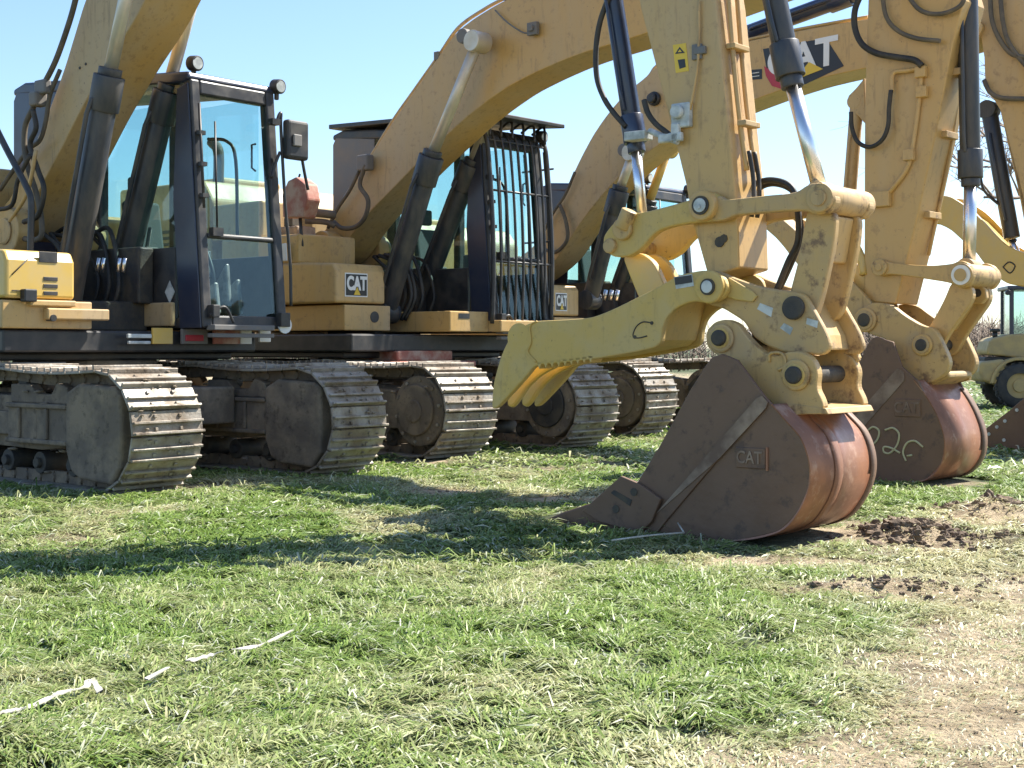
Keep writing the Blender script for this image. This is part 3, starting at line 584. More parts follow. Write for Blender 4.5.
for y in (-.155, .01):
    off = rnd(A.O([(491, 406), (494, 390), (503, 370), (518, 352), (560, 345), (575, 360), (548, 364), (526, 375), (512, 388), (503, 402), (497, 409)], -.32)); q.prism(off, y, y+.05)
q.build('thumb_tine', YEL2, th, .02, split=True)
q = MB(); p = A.L(711, 287, -.32); q.disc(p[0], p[1], -.355, -.32, .105); p3 = A.L(516, 338, -.32); q.build('thumb_boss', YELT, th, .012)
q = MB(); q.disc(p[0], p[1], -.368, -.355, .052); q.build('pin_retainer', DARK, th); q = MB(); q.disc(p[0], p[1], -.376, -.368, .040, 20); q.build('pin_cap', FOIL, th, .004)
q = MB(); q.prism(A.O([(674, 277), (692, 274), (694, 286), (676, 289)], -.323), -.324, -.32); tl = q.build('data_plate', FOIL, th, split=True); q = MB(); q.prism(A.O([(674.6, 277.6), (691.4, 275), (692.6, 282.4), (675.4, 285)], -.324), -.326, -.324); q.build('plate_print', LBLACK, tl)
q = MB(); q.tube([A.P(652, 323, -.322), A.P(643, 322, -.322), A.P(636, 327, -.322), A.P(633, 336, -.322), A.P(638, 338, -.322), A.P(647, 336, -.322)], .0045, 6); p = A.L(652, 323, -.32); q.disc(p[0], p[1], -.326, -.32, .012, 10); p = A.L(635, 337, -.32); q.disc(p[0], p[1], -.326, -.32, .012, 10); q.build('pad_eye', DARK, th)
q = MB()
for k in range(9):
    a = A.L(541+k*6.4, 365.5-k*.8, -.3); q.prism([(a[0]-.02, a[1]+.02), (a[0]+.02, a[1]+.02), (a[0], a[1]-.022)], -.32, -.2)
q.build('grip_tooth', YELT, th, split=True)
q = MB(); c0 = A.L(518, 338, -.32); q.disc(c0[0]+.01, c0[1], -.3215, -.32, .105, 30); q.build('wear_disc', YELT, th, .008)
q = MB(); q.tube([A.P(537, 321, -.325), A.P(530, 326, -.325), A.P(531, 342, -.325), A.P(528, 352, -.325), A.P(536, 362, -.325)], .006, 6); q.build('weld_seam', YELT, th)

# bucket -------------------------------------------------------------------------------
def bucket(m, side, wrap, ears, y0, y1, ypl, teeth, cutter, tmat=RUST, ymat=YELW):
    s = m.O(side, y0); w = m.O(wrap, y0)
    q = MB(); q.prism(s, y0, y0+.03); q.prism(s, y1-.03, y1); b = q.build('bucket', RUST, m.root, .006)
    # curved shell between the side plates
    w = [(p.x, p.z) for p in crom([(x, 0, z) for x, z in w], 5)]
    cx = sum(p[0] for p in w)/len(w); cz = sum(p[1] for p in w)/len(w)
    inner = []
    for i, (x, z) in enumerate(w):
        a = w[max(i-1, 0)]; c = w[min(i+1, len(w)-1)]; t = Vector((c[0]-a[0], c[1]-a[1])).normalized(); n = Vector((-t.y, t.x))
        if n.dot(Vector((cx-x, cz-z))) < 0: n = -n
        inner.append((x+n.x*.03, z+n.y*.03))
    q = MB(); nn = len(w); K = 2
    for i in range(nn):
        for yy in (y0-.004, y1+.004): q.v.append((w[i][0], yy, w[i][1]))
        for yy in (y0+.01, y1-.01): q.v.append((inner[i][0], yy, inner[i][1]))
    for i in range(nn-1):
        a = i*4; c = a+4
        q.f += [(a, a+1, c+1, c), (a+2, c+2, c+3, a+3), (a, c, c+2, a+2), (a+1, a+3, c+3, c+1)]; q.sm += [1, 1, 0, 0]
    q.f += [(0, 2, 3, 1), ((nn-1)*4, (nn-1)*4+1, (nn-1)*4+3, (nn-1)*4+2)]; q.sm += [0, 0]
    q.build('bucket_shell', RUSTL, b)
    return b
y0b = -.52; y1b = .34
side1 = [(600, 531), (612, 506), (638, 481), (660, 445), (690, 390), (705, 366), (712, 357), (722, 354), (737, 360), (765, 397), (786, 420), (802, 439), (810, 464), (809, 488), (798, 513), (779, 532), (737, 541), (681, 539), (649, 535)]
wrap1 = [(772, 404), (786, 420), (802, 439), (810, 464), (809, 488), (798, 513), (779, 532), (737, 541), (681, 539), (649, 535), (600, 532)]
bk = bucket(A, side1, wrap1, None, y0b, y1b, 0, 0, 0)
q = MB(); q.prism(A.O([(640, 536), (650, 520), (760, 396), (768, 402), (668, 520), (655, 537)], y0b), y0b-.012, y0b)
q.build('wear_bar', RUST, bk, .005)
q = MB(); q.prism(A.O([(655, 515), (757, 398), (762, 396), (768, 402), (766, 408), (720, 458)], y0b-.012), y0b-.017, y0b-.012); q.build('scraped_edge', SCRAPE, bk)
q = MB(); q.prism(A.O([(582, 511), (621, 476), (640, 484), (661, 499), (652, 522), (640, 533), (600, 522)], y0b-.03), y0b-.035, y0b-.003)
q.prism(A.O([(582, 511), (621, 476), (640, 484), (661, 499), (652, 522), (640, 533), (600, 522)], y0b-.03), y1b+.003, y1b+.035); sc_ = q.build('side_cutter', RUST, bk, .006, split=True)
q = MB()
for a, b_ in ((634, 492), (616, 509)):
    p = A.L(a, b_, y0b-.035); q.disc(p[0], p[1], y0b-.04, y0b-.035, .026, 12)
q.prism(A.O([(611, 493), (614, 490), (632, 500), (630, 506)], y0b-.036), y0b-.039, y0b-.035); q.build('bolt_hole', DARK, sc_, split=True)
for k in range(4):
    yy = y0b+.02+k*(y1b-y0b-.14)/3
    q = MB(); q.prism(A.O([(540, 521), (562, 512), (590, 503), (610, 510), (606, 531), (580, 530), (552, 527)], y0b), yy, yy+.10); q.build('tooth', RUST, bk, .012, split=True)
q = MB(); q.prism(A.O([(590, 521), (620, 525), (660, 533), (660, 541), (600, 537), (585, 533)], y0b), y0b-.004, y1b+.004); q.build('cutting_edge', RUST, bk, .005)
q = MB(); c = A.L(751, 458, y0b); q.box(c[0]-.10, c[0]+.10, y0b-.010, y0b, c[1]-.062, c[1]+.062); pl_ = q.build('casting_plate', RUST, bk, .006)
text('casting_letters', 'CAT', (c[0]-.005, y0b-.013, c[1]), (1, 0, 0), (0, 0, 1), .105, SCRAPE, pl_, .004, .01, .85)
q = MB(); q.box(c[0]+.105, c[0]+.118, y0b-.010, y0b, c[1]-.07, c[1]+.07); q.build('weld_seam', RUSTL, bk)
# wear straps on the shell
w = [(p.x, p.z) for p in crom([(x, 0, z) for x, z in A.O(wrap1, y0b)], 5)][3:36]
def strap(par, w, ya, yb, mt):
    q = MB()
    for i, (x, z) in enumerate(w):
        a = w[max(i-1, 0)]; c = w[min(i+1, len(w)-1)]; t = Vector((c[0]-a[0], c[1]-a[1])).normalized(); n = Vector((-t.y, t.x))
        if n.dot(Vector((sum(p[0] for p in w)/len(w)-x, sum(p[1] for p in w)/len(w)-z))) > 0: n = -n
        for d in (.002, .009):
            for yy in (ya, yb): q.v.append((x+n.x*d, yy, z+n.y*d))
    for i in range(len(w)-1):
        a = i*4; c = a+4; q.f += [(a+2, a+3, c+3, c+2), (a, a+2, c+2, c), (a+1, c+1, c+3, a+3)]; q.sm += [1, 0, 0]
    q.f += [(0, 1, 3, 2), (len(w)*4-4, len(w)*4-2, len(w)*4-1, len(w)*4-3)]; q.sm += [0, 0]
    return q.build('wear_strap', mt, par)
strap(bk, w, y0b+.30, y0b+.40, RUSTL); strap(bk, w, y1b-.07, y1b+.006, RUST)
# ears
ear = [(706, 345), (706, 331), (714, 322), (726, 319), (738, 324), (746, 336), (762, 352), (776, 357), (786, 352), (800, 351), (812, 358), (818, 372), (816, 388), (822, 400), (824, 409), (808, 410), (783, 414), (760, 392), (737, 361), (722, 358), (712, 352)]
q = MB(); e0 = rnd(A.O(ear, -.34)); q.prism(e0, -.34, -.27); q.prism(e0, .20, .27)
er = q.build('bucket_ear', YELW, bk, .012, split=True)
for a, b_, r in ((722, 338, .09), (796.5, 375, .095)):
    p = A.L(a, b_, -.34); q = MB(); q.disc(p[0], p[1], -.365, -.34, r); q.disc(p[0], p[1], .27, .295, r); q.build('pin_boss', YELW, er, .012, split=True)
    q = MB(); q.disc(p[0], p[1], -.40, .33, r*.56); q.build('bucket_pin', DARK, er, .012)
    q = MB(); q.disc(p[0], p[1], -.372, -.362, r*.72, 20); q.build('pin_collar', YELT, er, .004, split=True)
q = MB(); p = A.L(778, 362, -.345); q.tube([(p[0]-.06, -.345, p[1]), (p[0]-.05, -.35, p[1]+.05), (p[0]+.03, -.35, p[1]+.05), (p[0]+.05, -.345, p[1]-.02), (p[0], -.345, p[1]-.05)], .010, 6); q.build('lifting_eye', YELW, er, split=True)
# back plate between ears
q = MB(); q.prism(A.O([(776, 405), (800, 404), (829, 408), (832, 414), (805, 414), (786, 418)], -.3), -.345, .275); q.build('ear_base', YELW, bk, .006)

# ================================================================== EXCAVATOR 2
B = Machine(.302, 15.56, .74, 'middle yellow excavator with a barred guard over its cab windscreen')
track(B, -1.06, .78, 'round', 3); track(B, 1.06, .78, 'dark', 4)
upper(B, -1.3, hoodz=3.3)
cb = cab(B, -1.28, 2.7, guard=True)
hw = .26
topB = [(-3.62, 2.55)]+B.O([(320, 239), (333, 216), (363, 169), (389.5, 126), (412.7, 93), (436, 60), (456, 31.5), (482, 13), (505.7, 0)], -hw)+[(.2, 5.16), (.9, 5.26), (1.8, 5.30), (2.8, 5.27), (3.9, 5.16), (4.35, 5.12)]
botB = [(4.52, 4.98), (4.42, 4.74)]+B.O([(795, 0), (739, 20), (700, 34), (653, 49), (614.5, 60), (590, 69), (565, 80), (539, 93), (515.6, 109), (496, 124), (472, 146), (449, 167), (422, 194), (392, 224)], hw)+[(-3.2, 2.24), (-3.62, 2.22)]
q = MB(); q.prism(rnd(topB+botB, 2), -hw, hw); bmB = q.build('boom', YEL, B.root, .012)
q = MB(); p = B.L(329, 249, -.36); q.disc(p[0], p[1], -.50, -.29, .22); q.disc(p[0]-.03, p[1]+.05, -.53, -.50, .035, 10); q.disc(p[0]+.06, p[1]-.05, -.53, -.50, .035, 10); q.disc(p[0], p[1], .29, .5, .22); q.build('boom_foot_boss', YEL, bmB, .015)
q = MB()
for y in (-.22, -.12, .0, .12): q.tube([(a, y, b+.05) for a, b in topB[2:15]], .021)
q.build('boom_pipe', YEL, bmB, split=True)
q = MB()
for i in (3, 6, 9, 12): a, b = topB[i]; q.box(a-.04, a+.04, -.26, .2, b+.0, b+.10)
q.build('pipe_clamp', GREY, bmB, .006, split=True)
q = MB(); p = B.L(480, 40, -.3); q.disc(p[0], p[1], -.60, -.29, .085); q.build('boom_pin', GREY, bmB, .015)
q = MB(); p = B.L(534, 29, -.3); q.box(p[0]-.07, p[0]+.07, -.34, -.29, p[1]-.07, p[1]+.07); q.box(p[0]-.03, p[0]+.03, -.37, -.34, p[1]-.03, p[1]+.03); q.tube([B.P(495, 10, -.295), B.P(507, 22, -.3), B.P(522, 32, -.3), B.P(531, 33, -.3)], .010, 6); q.build('boom_light', GREY, bmB, .008)
cylinder(B, 'boom_cylinder', (B.L(386, 312, -.5), B.L(431, 158, -.5), B.L(478, 42, -.5)), -.5, .12, .065, ROD)
cylinder(B, 'boom_cylinder', (B.L(416, 312, .45), B.L(471, 166, .45), B.L(512, 62, .45)), .45, .12, .065, ROD)
hose(B, 'hydraulic_hose', [(366, 165), (363, 172), (360, 186), (368, 200), (365, 217), (355, 227), (342, 228), (334, 222)], -.40, .028, RUBD, bmB)
hose(B, 'hydraulic_hose', [(362, 165), (350, 190), (338, 208), (328, 228)], -.36, .022, RUBD, bmB)
q = MB(); p = B.P(365, 160, -.36); q.box(p[0]-.10, p[0]+.10, -.42, -.30, p[2]-.13, p[2]+.06); q.build('hose_clamp', GREY, bmB, .02)
# right front box with the badge
xq = -1.80
q = MB(); q.prism([(xq, 1.68), (xq+.0, 2.05), (xq-.05, 2.13), (xq-.6, 2.16), (xq-2.0, 2.16), (xq-2.0, 1.68)], -1.42, -.66); bb = q.build('tool_box', YEL, B.root, .03, 3)
c = B.LY(356, 285, xq); cat_badge(B, (xq+.002, c[1], c[2]), (0, 1, 0), (0, 0, 1), .34, .27, bb)
q = MB(); q.prism([(xq+.02, 1.37), (xq+.02, 1.66), (-2.1, 1.665), (-4.2, 1.665), (-4.2, 1.37)], -1.30, -.60); lb2 = q.build('battery_box', YEL, B.root, .012); c = B.LY(374.5, 317, xq+.02); q = MB(); q.tube([(xq+.021, c[1], c[2]), (xq+.026, c[1], c[2])], .065, 24, False); q.build('round_opening', BLK, lb2)
q = MB(); q.box(-2.4, -1.15, -.25, .40, 1.36, 1.60); q.box(-1.35, -.95, .40, 1.42, 1.36, 1.50); dk = q.build('front_platform', YEL, B.root, .012); c = B.LY(464, 316, -1.15); q = MB(); q.box(-1.15, -1.146, c[1]-.09, c[1]+.09, c[2]-.03, c[2]+.03); q.build('slot', BLK, dk)
# muddy hardware in front of and above the left track
q = MB(); q.box(-2.3, -1.5, -.75, .15, 1.02, 1.14); q.box(-2.1, -1.3, -.9, .35, .95, 1.02); q.build('swivel_cover', PINK, B.root, .02)
# red topped mirror and dusty valve block at the right side
mx_ = B.P(298, 205, -1.35)
q = MB(); q.prism(B.O([(286, 218), (285, 195), (291, 181), (299, 177), (308, 184), (311, 200), (306, 218)], -1.35), -1.40, -1.20); mi2 = q.build('mirror', PINK, B.root, .02, 2)
q = MB(); q.tube([B.P(298, 180, -1.32), B.P(300, 174, -1.32)], .012, 8, False); q.tube([B.P(300, 216, -1.32), B.P(302, 245, -1.32), B.P(304, 262, -1.2)], .02, 8, False); q.build('mirror_stem', BLK, mi2)
q = MB(); a = B.P(284, 262, -1.1); b = B.P(303, 226, -1.1); q.box(a[0], b[0], -1.2, -.9, a[2], b[2]); vb = q.build('valve_block', BEIGE, B.root, .02)
q = MB(); q.box(-4.0, -2.5, -1.38, -.5, 2.15, 2.5); q.box(-4.3, -3.3, -1.3, -.5, 2.5, 2.95); q.build('side_housing', YEL, B.root, .03, 3)
q = MB(); q.box(b[0]-.02, b[0]+.14, -1.15, -.95, a[2]+.05, a[2]+.25); q.box(a[0]+.05, a[0]+.2, -1.15, -.98, b[2], b[2]+.12); q.build('valve_fitting', RUBD, vb, .02, split=True)
q = MB(); q.tube([B.P(305, 212, -1.0), B.P(318, 213, -.9), B.P(335, 215, -.7)], .05, 12); q.tube([B.P(305, 221, -1.0), B.P(325, 222, -.8), B.P(335, 226, -.7)], .035, 12); q.build('valve_hose', RUBD, B.root, split=True)
q = MB(); q.prism(B.O([(281, 244), (287, 243), (288, 261), (281, 261)], -1.43), -1.45, -1.43); q.build('white_plate', WHITE, B.root, .01)
q = MB(); rr = random.Random(9)
for k in range(10):
    x = -2.3+rr.random()*.5; y = -.35+rr.random()*.6; q.tube([(x, y, 1.5), (x+.12, y+.05, 1.8), (x-.1, y+.1, 2.05+rr.random()*.3), (x-.4, y+.1, 2.3)], .022, 8)
q.build('valve_hose', RUB, B.root, split=True)
# stick 2
sw = .21
soB = [(4.2, 1.58)]+B.O([(864, 298), (864, 243), (864.5, 111), (868, 0)], -sw)+[(3.98, 4.9), (3.75, 5.6), (3.85, 5.95), (4.1, 5.9), (4.75, 5.2)]+B.O([(964, 0), (953, 41), (937, 127), (918, 215), (896, 304)], -sw)
q = MB(); q.prism(soB, -sw, sw); stB = q.build('stick', YEL, B.root, .012)
cylinder(B, 'stick_cylinder', ((.3, 5.62), (2.1, 5.85), (3.9, 5.82)), 0, .105, .06)
cylinder(B, 'bucket_cylinder', ((4.95, 5.4), B.L(970.5, 176, 0), B.L(969, 268, 0)), 0, .088, .056, CHR, CYL)
q = MB(); q.box(4.5, 5.05, -.14, .14, 5.1, 5.5); q.build('cylinder_lug', YEL, stB, .02)
cylinder(B, 'thumb_cylinder', (B.L(857, 102, -.0), B.L(845, 252, -.0), B.L(841, 290, 0)), 0, .062, .036, YELW, YEL, False)
q = MB(); q.prism(B.O([(848, 96), (856, 88), (864, 78), (866, 125), (860, 118), (850, 108)], -.06), -.06, .06); q.build('cylinder_lug', YEL, stB, .008)
for pts in ([(862, -8), (855, 10), (855, 28), (862, 44), (876, 53), (895, 57), (914, 60), (922, 66)], [(882, -8), (886, 16), (897, 30), (915, 38), (940, 41)], [(905, -8), (920, 10), (940, 14), (960, 6), (966, -8)]):
    hose(B, 'hydraulic_hose', pts, -.27, .028 if pts[0][0] == 862 else .020, RUB if pts[0][0] == 862 else RUBD, stB)
hose(B, 'hydraulic_hose', [(851, 112), (852, 128), (858, 142), (870, 147), (882, 140), (888, 126), (889, 108), (891, 90)], -.28, .020, RUB, stB)
q = MB(); q.tube([B.P(892, 92, -.26), B.P(893, 74, -.25), B.P(905, 71, -.24), B.P(920, 72, -.23), B.P(919, 100, -.23), B.P(912, 150, -.23), B.P(905, 172, -.23), B.P(886, 196, -.23)], .022, 8); a = B.P(882, 199, -.24); q.box(a[0]-.10, a[0]+.08, -.27, -.21, a[2]-.07, a[2]+.07)
for (x_, y_) in ((921, 72), (922, 92), (909, 155)): a = B.P(x_, y_, -.24); q.box(a[0]-.05, a[0]+.05, -.27, -.21, a[2]-.05, a[2]+.05)
q.build('stick_pipe', YEL, stB, .008, split=True)
q = MB(); q.tube([B.P(968, 2, .0), B.P(950, 70, 0), B.P(935, 130, 0), B.P(920, 200, 0)], .018, 8)
q.tube([(4.95, .12, 4.2), (4.75, .12, 2.9), (4.55, .12, 2.0)], .018, 8)
for (x_, y_) in ((947, 70), (934, 133), (917, 214)): a = B.P(x_, y_, -.2); q.box(a[0]-.02, a[0]+.07, -.1, .14, a[2]-.03, a[2]+.03)
q.build('pipe_clamp', YELW, stB, .006, split=True)
y0, y1 = -.28, -.22
lk = MB(); arm(lk, B, [(880, 259), (890, 263), (930, 266), (952, 264), (960, 260), (970, 264), (974, 275), (970, 286), (960, 289), (952, 283), (920, 278), (890, 274), (882, 276), (874, 272), (874, 263)], y0, y1)
lB = lk.build('bucket_linkage', YEL, B.root, .01)
q = MB(); p = B.L(880, 267.5, y0); q.disc(p[0], p[1], y0-.03, -y0+.03, .075); q.disc(p[0], p[1], y0-.045, y0-.03, .035); p = B.L(962, 275, y0); q.disc(p[0], p[1], y0-.02, .3, .10); q.build('linkage_pin', YELW, lB, .01)
q = MB(); q.disc(p[0], p[1], y0-.03, y0-.02, .085); q.build('pin_ring', WHITE, lB); q = MB(); q.disc(p[0], p[1], y0-.045, y0-.03, .055); q.build('pin_retainer', YELW, lB, .006)
lk = MB(); arm(lk, B, [(952, 280), (972, 286), (973, 300), (960, 318), (948, 335), (938, 355), (922, 358), (912, 345), (920, 338), (932, 322), (944, 300)], -.21, -.14); lk.prism(B.O([(958, 290), (970, 294), (946, 330), (934, 326)], -.1), -.14, .14)
lug = B.O([(966, 268), (976, 272), (980, 284), (986, 290), (987, 298), (982, 304), (974, 304), (966, 298)], .05); lk.prism(lug, .04, .10); l4 = lk.build('tipping_link', YEL, B.root, .01)
q = MB(); p = B.L(977.5, 293, .04); q.disc(p[0], p[1], .035, .105, .036, 20); q.build('lug_eye', DARK, l4)
# bucket 2
y0b, y1b = -.52, .30
side2 = [(770, 478), (800, 455), (842, 396), (858, 367), (867, 345), (872, 338), (877, 337), (893, 342), (902, 367), (918, 381), (923, 391), (939, 419), (945, 441), (942, 463), (926, 480), (898, 484), (870, 486), (800, 486)]
wrap2 = [(914, 380), (928, 398), (939, 419), (945, 441), (942, 463), (926, 480), (898, 484), (870, 486), (800, 486), (772, 480)]
bk2 = bucket(B, side2, wrap2, None, y0b, y1b, 0, 0, 0)
q = MB(); q.prism(B.O([(845, 428), (898, 368), (904, 372), (905, 380), (856, 436)], y0b), y0b-.008, y0b-.002); q.build('scraped_edge', SCRAPE, bk2)
c = B.L(908, 408, y0b); q = MB(); q.box(c[0]-.12, c[0]+.12, y0b-.012, y0b, c[1]-.075, c[1]+.075); pl2 = q.build('casting_plate', RUST, bk2, .01)
text('casting_letters', 'CAT', (c[0]-.01, y0b-.015, c[1]), (1, 0, 0), (0, 0, 1), .13, SCRAPE, pl2, .004, .02, .9)
ch = MB()
yc_ = y0b-.006
for st in ([(866, 432), (873, 427), (879, 431), (877, 440), (870, 446), (864, 444)], [(885, 430), (893, 428), (899, 434), (897, 445), (890, 453), (884, 452), (884, 447), (891, 448), (900, 453)], [(923, 447), (915, 441), (907, 443), (903, 452), (906, 461)], [(907, 456), (912, 455)]):
    ch.tube([B.P(a, b_, yc_) for a, b_ in st], .009, 6)
ch.build('chalk_number', CHALK, bk2)
for k in range(4):
    yy = y0b+.02+k*(y1b-y0b-.14)/3; q = MB(); q.prism(B.O([(745, 478), (775, 470), (785, 474), (785, 486), (758, 484)], y0b), yy, yy+.10); q.build('tooth', RUST, bk2, .012, split=True)
ear2 = [(858, 318), (862, 308), (873, 302), (890, 304), (905, 316), (922, 326), (934, 328), (940, 339), (950, 361), (947, 373), (930, 384), (918, 382), (902, 368), (893, 346), (884, 338), (872, 335), (862, 330)]
e2 = rnd(B.O(ear2, -.33)); q = MB(); q.prism(e2, -.33, -.25); q.prism(e2, .20, .28); er2 = q.build('bucket_ear', YELW, bk2, .012, split=True)
for a, b_, r in ((866, 320, .11), (923, 345, .095)):
    p = B.L(a, b_, -.33); q = MB(); q.disc(p[0], p[1], -.36, -.33, r); q.disc(p[0], p[1], .28, .31, r); q.build('pin_boss', YEL, er2, .012, split=True)
    q = MB(); q.disc(p[0], p[1], -.385, .33, r*.55); q.build('bucket_pin', DARK, er2, .01); q = MB(); q.disc(p[0], p[1], -.372, -.36, r*.78); q.build('pin_collar', YELW, er2, .005, split=True)
q = MB(); q.prism(B.O([(905, 372), (925, 374), (948, 371), (950, 377), (930, 386), (918, 387)], -.25), -.25, .22); q.build('ear_base', YELW, bk2, .02)
q = MB(); q.prism(B.O([(948, 336), (955, 336), (972, 368), (970, 380), (958, 383), (944, 360), (950, 356), (960, 374), (964, 370)], .30), .28, .33); q.build('ear_bracket', YELW, er2, .006)
strap(bk2, [(p.x, p.z) for p in crom([(x, 0, z) for x, z in B.O(wrap2, y0b)], 5)][3:30], y1b-.1, y1b+.006, RUST)
# thumb 2 (stowed up behind the stick)
q = MB(); t2 = rnd(B.O([(752, 214), (757, 206), (768, 209), (790, 225), (812, 247), (840, 270), (862, 292), (874, 306), (876, 322), (866, 332), (856, 326), (836, 300), (812, 282), (795, 262), (778, 240), (762, 226)], -.3))
q.prism(t2, -.3, -.25); q.prism(t2, .16, .21); q.prism(B.O([(765, 213), (812, 252), (852, 290), (845, 298), (812, 274), (780, 236)], -.3), -.25, .16); tB = q.build('thumb', YELW, B.root, .012)
q = MB(); q.prism(B.O([(850, 262), (862, 268), (873, 290), (862, 296), (850, 282)], -.2), -.18, .18); q.build('thumb_lug', YEL2, tB, .01)
q = MB(); q.tube([B.P(835, 235, -.2), B.P(850, 240, -.2), B.P(860, 255, -.2), B.P(864, 275, -.2)], .04, 10); q.build('thumb_hose_guard', YEL2, tB)
q = MB(); q.prism(B.O([(854, 398), (856, 372), (852, 350), (860, 346), (862, 372), (862, 398)], .5), .49, .5); 

# ================================================================== EXCAVATOR 3
C3 = Machine(2.68, 19.3, .70, 'farthest yellow excavator with the large slanted black logo panel on its boom')
track(C3, -1.06, .72, 'round', 5); track(C3, 1.06, .72, 'dark', 6)
upper(C3, -1.25, hoodz=3.1)
cab(C3, -1.27, 2.0, zt=3.5, zr=3.66)
hw = .29
topC = [(-3.2, 2.5)]+C3.O([(536, 245), (560, 202.5), (580, 159), (596, 129.5), (619.5, 100), (643, 80), (656, 66), (700, 52), (746, 41.5), (795, 31.5), (864, 19)], -hw)+[(3.3, 5.22), (3.85, 5.12)]
botC = [(4.02, 4.98), (3.9, 4.78), (3.1, 4.70)]+C3.O([(840, 84.7), (800, 97), (746, 117), (710, 134), (680, 150), (655, 169), (630, 193), (605, 224), (582, 260)], hw)+[(-2.9, 2.18), (-3.2, 2.15)]
q = MB(); q.prism(rnd(topC+botC, 2), -hw, hw); bmC = q.build('boom', YEL, C3.root, .012)
q = MB()
for y in (-.18, -.06, .08): q.tube([(a, y, b+.05) for a, b in topC[2:12]], .021)
q.build('boom_pipe', YEL, bmC, split=True)
q = MB(); p = C3.L(655, 99, -.3); q.disc(p[0], p[1], -.36, -.29, .10); q.disc(p[0], p[1], -.42, -.36, .07); q.build('boom_light', BLK, bmC, .02)
q = MB(); p = C3.L(634, 152, -.3); q.disc(p[0], p[1], -.58, -.29, .09); q.build('boom_pin', GREY, bmC, .012)
cylinder(C3, 'boom_cylinder', (C3.L(590, 300, -.5), C3.L(619, 192, -.5), C3.L(633, 153, -.5)), -.5, .12, .065, ROD)
cylinder(C3, 'boom_cylinder', (C3.L(612, 305, .45), C3.L(648, 205, .45), C3.L(668, 150, .45)), .45, .12, .065, YEL2)
cylinder(C3, 'stick_cylinder', (C3.L(735, 38, 0), C3.L(850, -4, 0), C3.L(960, -45, 0)), 0, .11, .06, CHR, CYB)
hose(C3, 'hydraulic_hose', [(560, 205), (566, 222), (567, 240), (556, 252), (546, 250)], -.36, .028, RUBD, bmC)
hose(C3, 'hydraulic_hose', [(575, 172), (565, 195), (552, 215), (540, 240)], -.36, .022, RUBD, bmC)
# slanted logo panel
def onface(pts, d, m_=C3, nm='logo_panel', mt=LBLACK, par=None, y=-hw):
    q = MB(); q.prism(m_.O(pts, y-d), y-d-.002, y-d+.001); return q.build(nm, mt, par)
lp = onface([(763, 49), (826, 38), (844, 66), (806, 84), (787, 89), (768, 76)], .004, par=bmC)
onface([(764, 66), (789, 82), (785, 90), (772, 86), (766, 76)], .008, nm='logo_stripe', mt=LRED, par=lp)
onface([(800, 73), (809, 62), (823, 69), (800, 78)], .012, nm='logo_wedge', mt=LYEL, par=lp)
p = C3.L(802, 58, -hw); sd = Vector((1, 0, .02)).normalized()
a = Vector((*C3.L(765, 62, -hw), 0)); b = Vector((*C3.L(840, 47, -hw), 0)); dd = b-a
text('logo_lettering', 'CAT', (p[0], -hw-.010, p[1]), (dd.x, 0, dd.y), (-dd.y+.06, 0, dd.x), .50, WHITE, lp, .003, .03, 1.02)
mb_ = onface([(749, 70), (762, 69), (762, 79), (750, 80)], .004, nm='model_panel', mt=LBLACK, par=bmC); p = C3.L(755.5, 74.5, -hw)
q = MB(); q.tube([(p[0]-.06, -hw-.008, p[1]+.02), (p[0]+.06, -hw-.008, p[1]+.02)], .006, 6, False); q.tube([(p[0]-.06, -hw-.008, p[1]-.025), (p[0]+.06, -hw-.008, p[1]-.025)], .006, 6, False); q.build('model_print', WHITE, mb_)
onface([(744, 76), (748, 74), (748, 82), (744, 82)], .004, nm='small_sticker', mt=LYEL, par=bmC)
xq = -1.64
q = MB(); q.prism([(xq, 1.62), (xq, 1.98), (xq-.05, 2.05), (xq-2, 2.07), (xq-2, 1.62)], -1.42, -.74); b3 = q.build('tool_box', YEL, C3.root, .03, 3)
c = C3.LY(561, 302, xq); cat_badge(C3, (xq+.002, c[1], c[2]), (0, 1, 0), (0, 0, 1), .26, .25, b3)
q = MB(); q.box(-4, xq, -1.3, -.6, 1.34, 1.60); q.box(-2.2, -1.05, -.3, 1.4, 1.36, 1.56); q.build('front_platform', YEL, C3.root, .012)
q = MB()
for px in (606, 612, 618): a = C3.P(px, 290, -.2); b_ = C3.P(px-2, 300, -.2); q.cyl(a, b_, .03, 10)
q.build('hose_fitting', CHR, C3.root, split=True)
# stick 3
sw = .21
soC = [(4.75, 1.5)]+C3.O([(1056, 330), (1046, 300), (1024, 222), (1018, 190), (1000, 110), (985, 85), (984, 57), (975, 0)], -sw)+[(3.8, 5.5), (3.6, 6.1), (3.8, 6.3), (4.2, 6.0), (4.9, 5.0), (5.0, 4.2), (4.95, 3.0), (4.95, 1.5)]
q = MB(); q.prism(soC, -sw, sw); stC = q.build('stick', YEL, C3.root, .012)
for pts in ([(990, -8), (992, 20), (1000, 40), (1012, 54), (1030, 58)], [(1000, -8), (1003, 22), (1010, 45), (1030, 70), (1040, 76)], [(984, 80), (990, 92), (1002, 98), (1030, 99)]):
    hose(C3, 'hydraulic_hose', pts, -.28, .028, RUBD, stC)
cylinder(C3, 'thumb_cylinder', (C3.L(989, 110, -.05), C3.L(1012, 238, -.05), C3.L(1018, 262, -.05)), -.05, .095, .05, CHR, CYL, False)
hose(C3, 'hydraulic_hose', [(980, 175), (984, 190), (996, 202), (1006, 208)], -.12, .018, RUB, stC)
cylinder(C3, 'bucket_cylinder', ((5.0, 5.3), (5.45, 2.9), (5.5, 2.3)), 0, .088, .056)
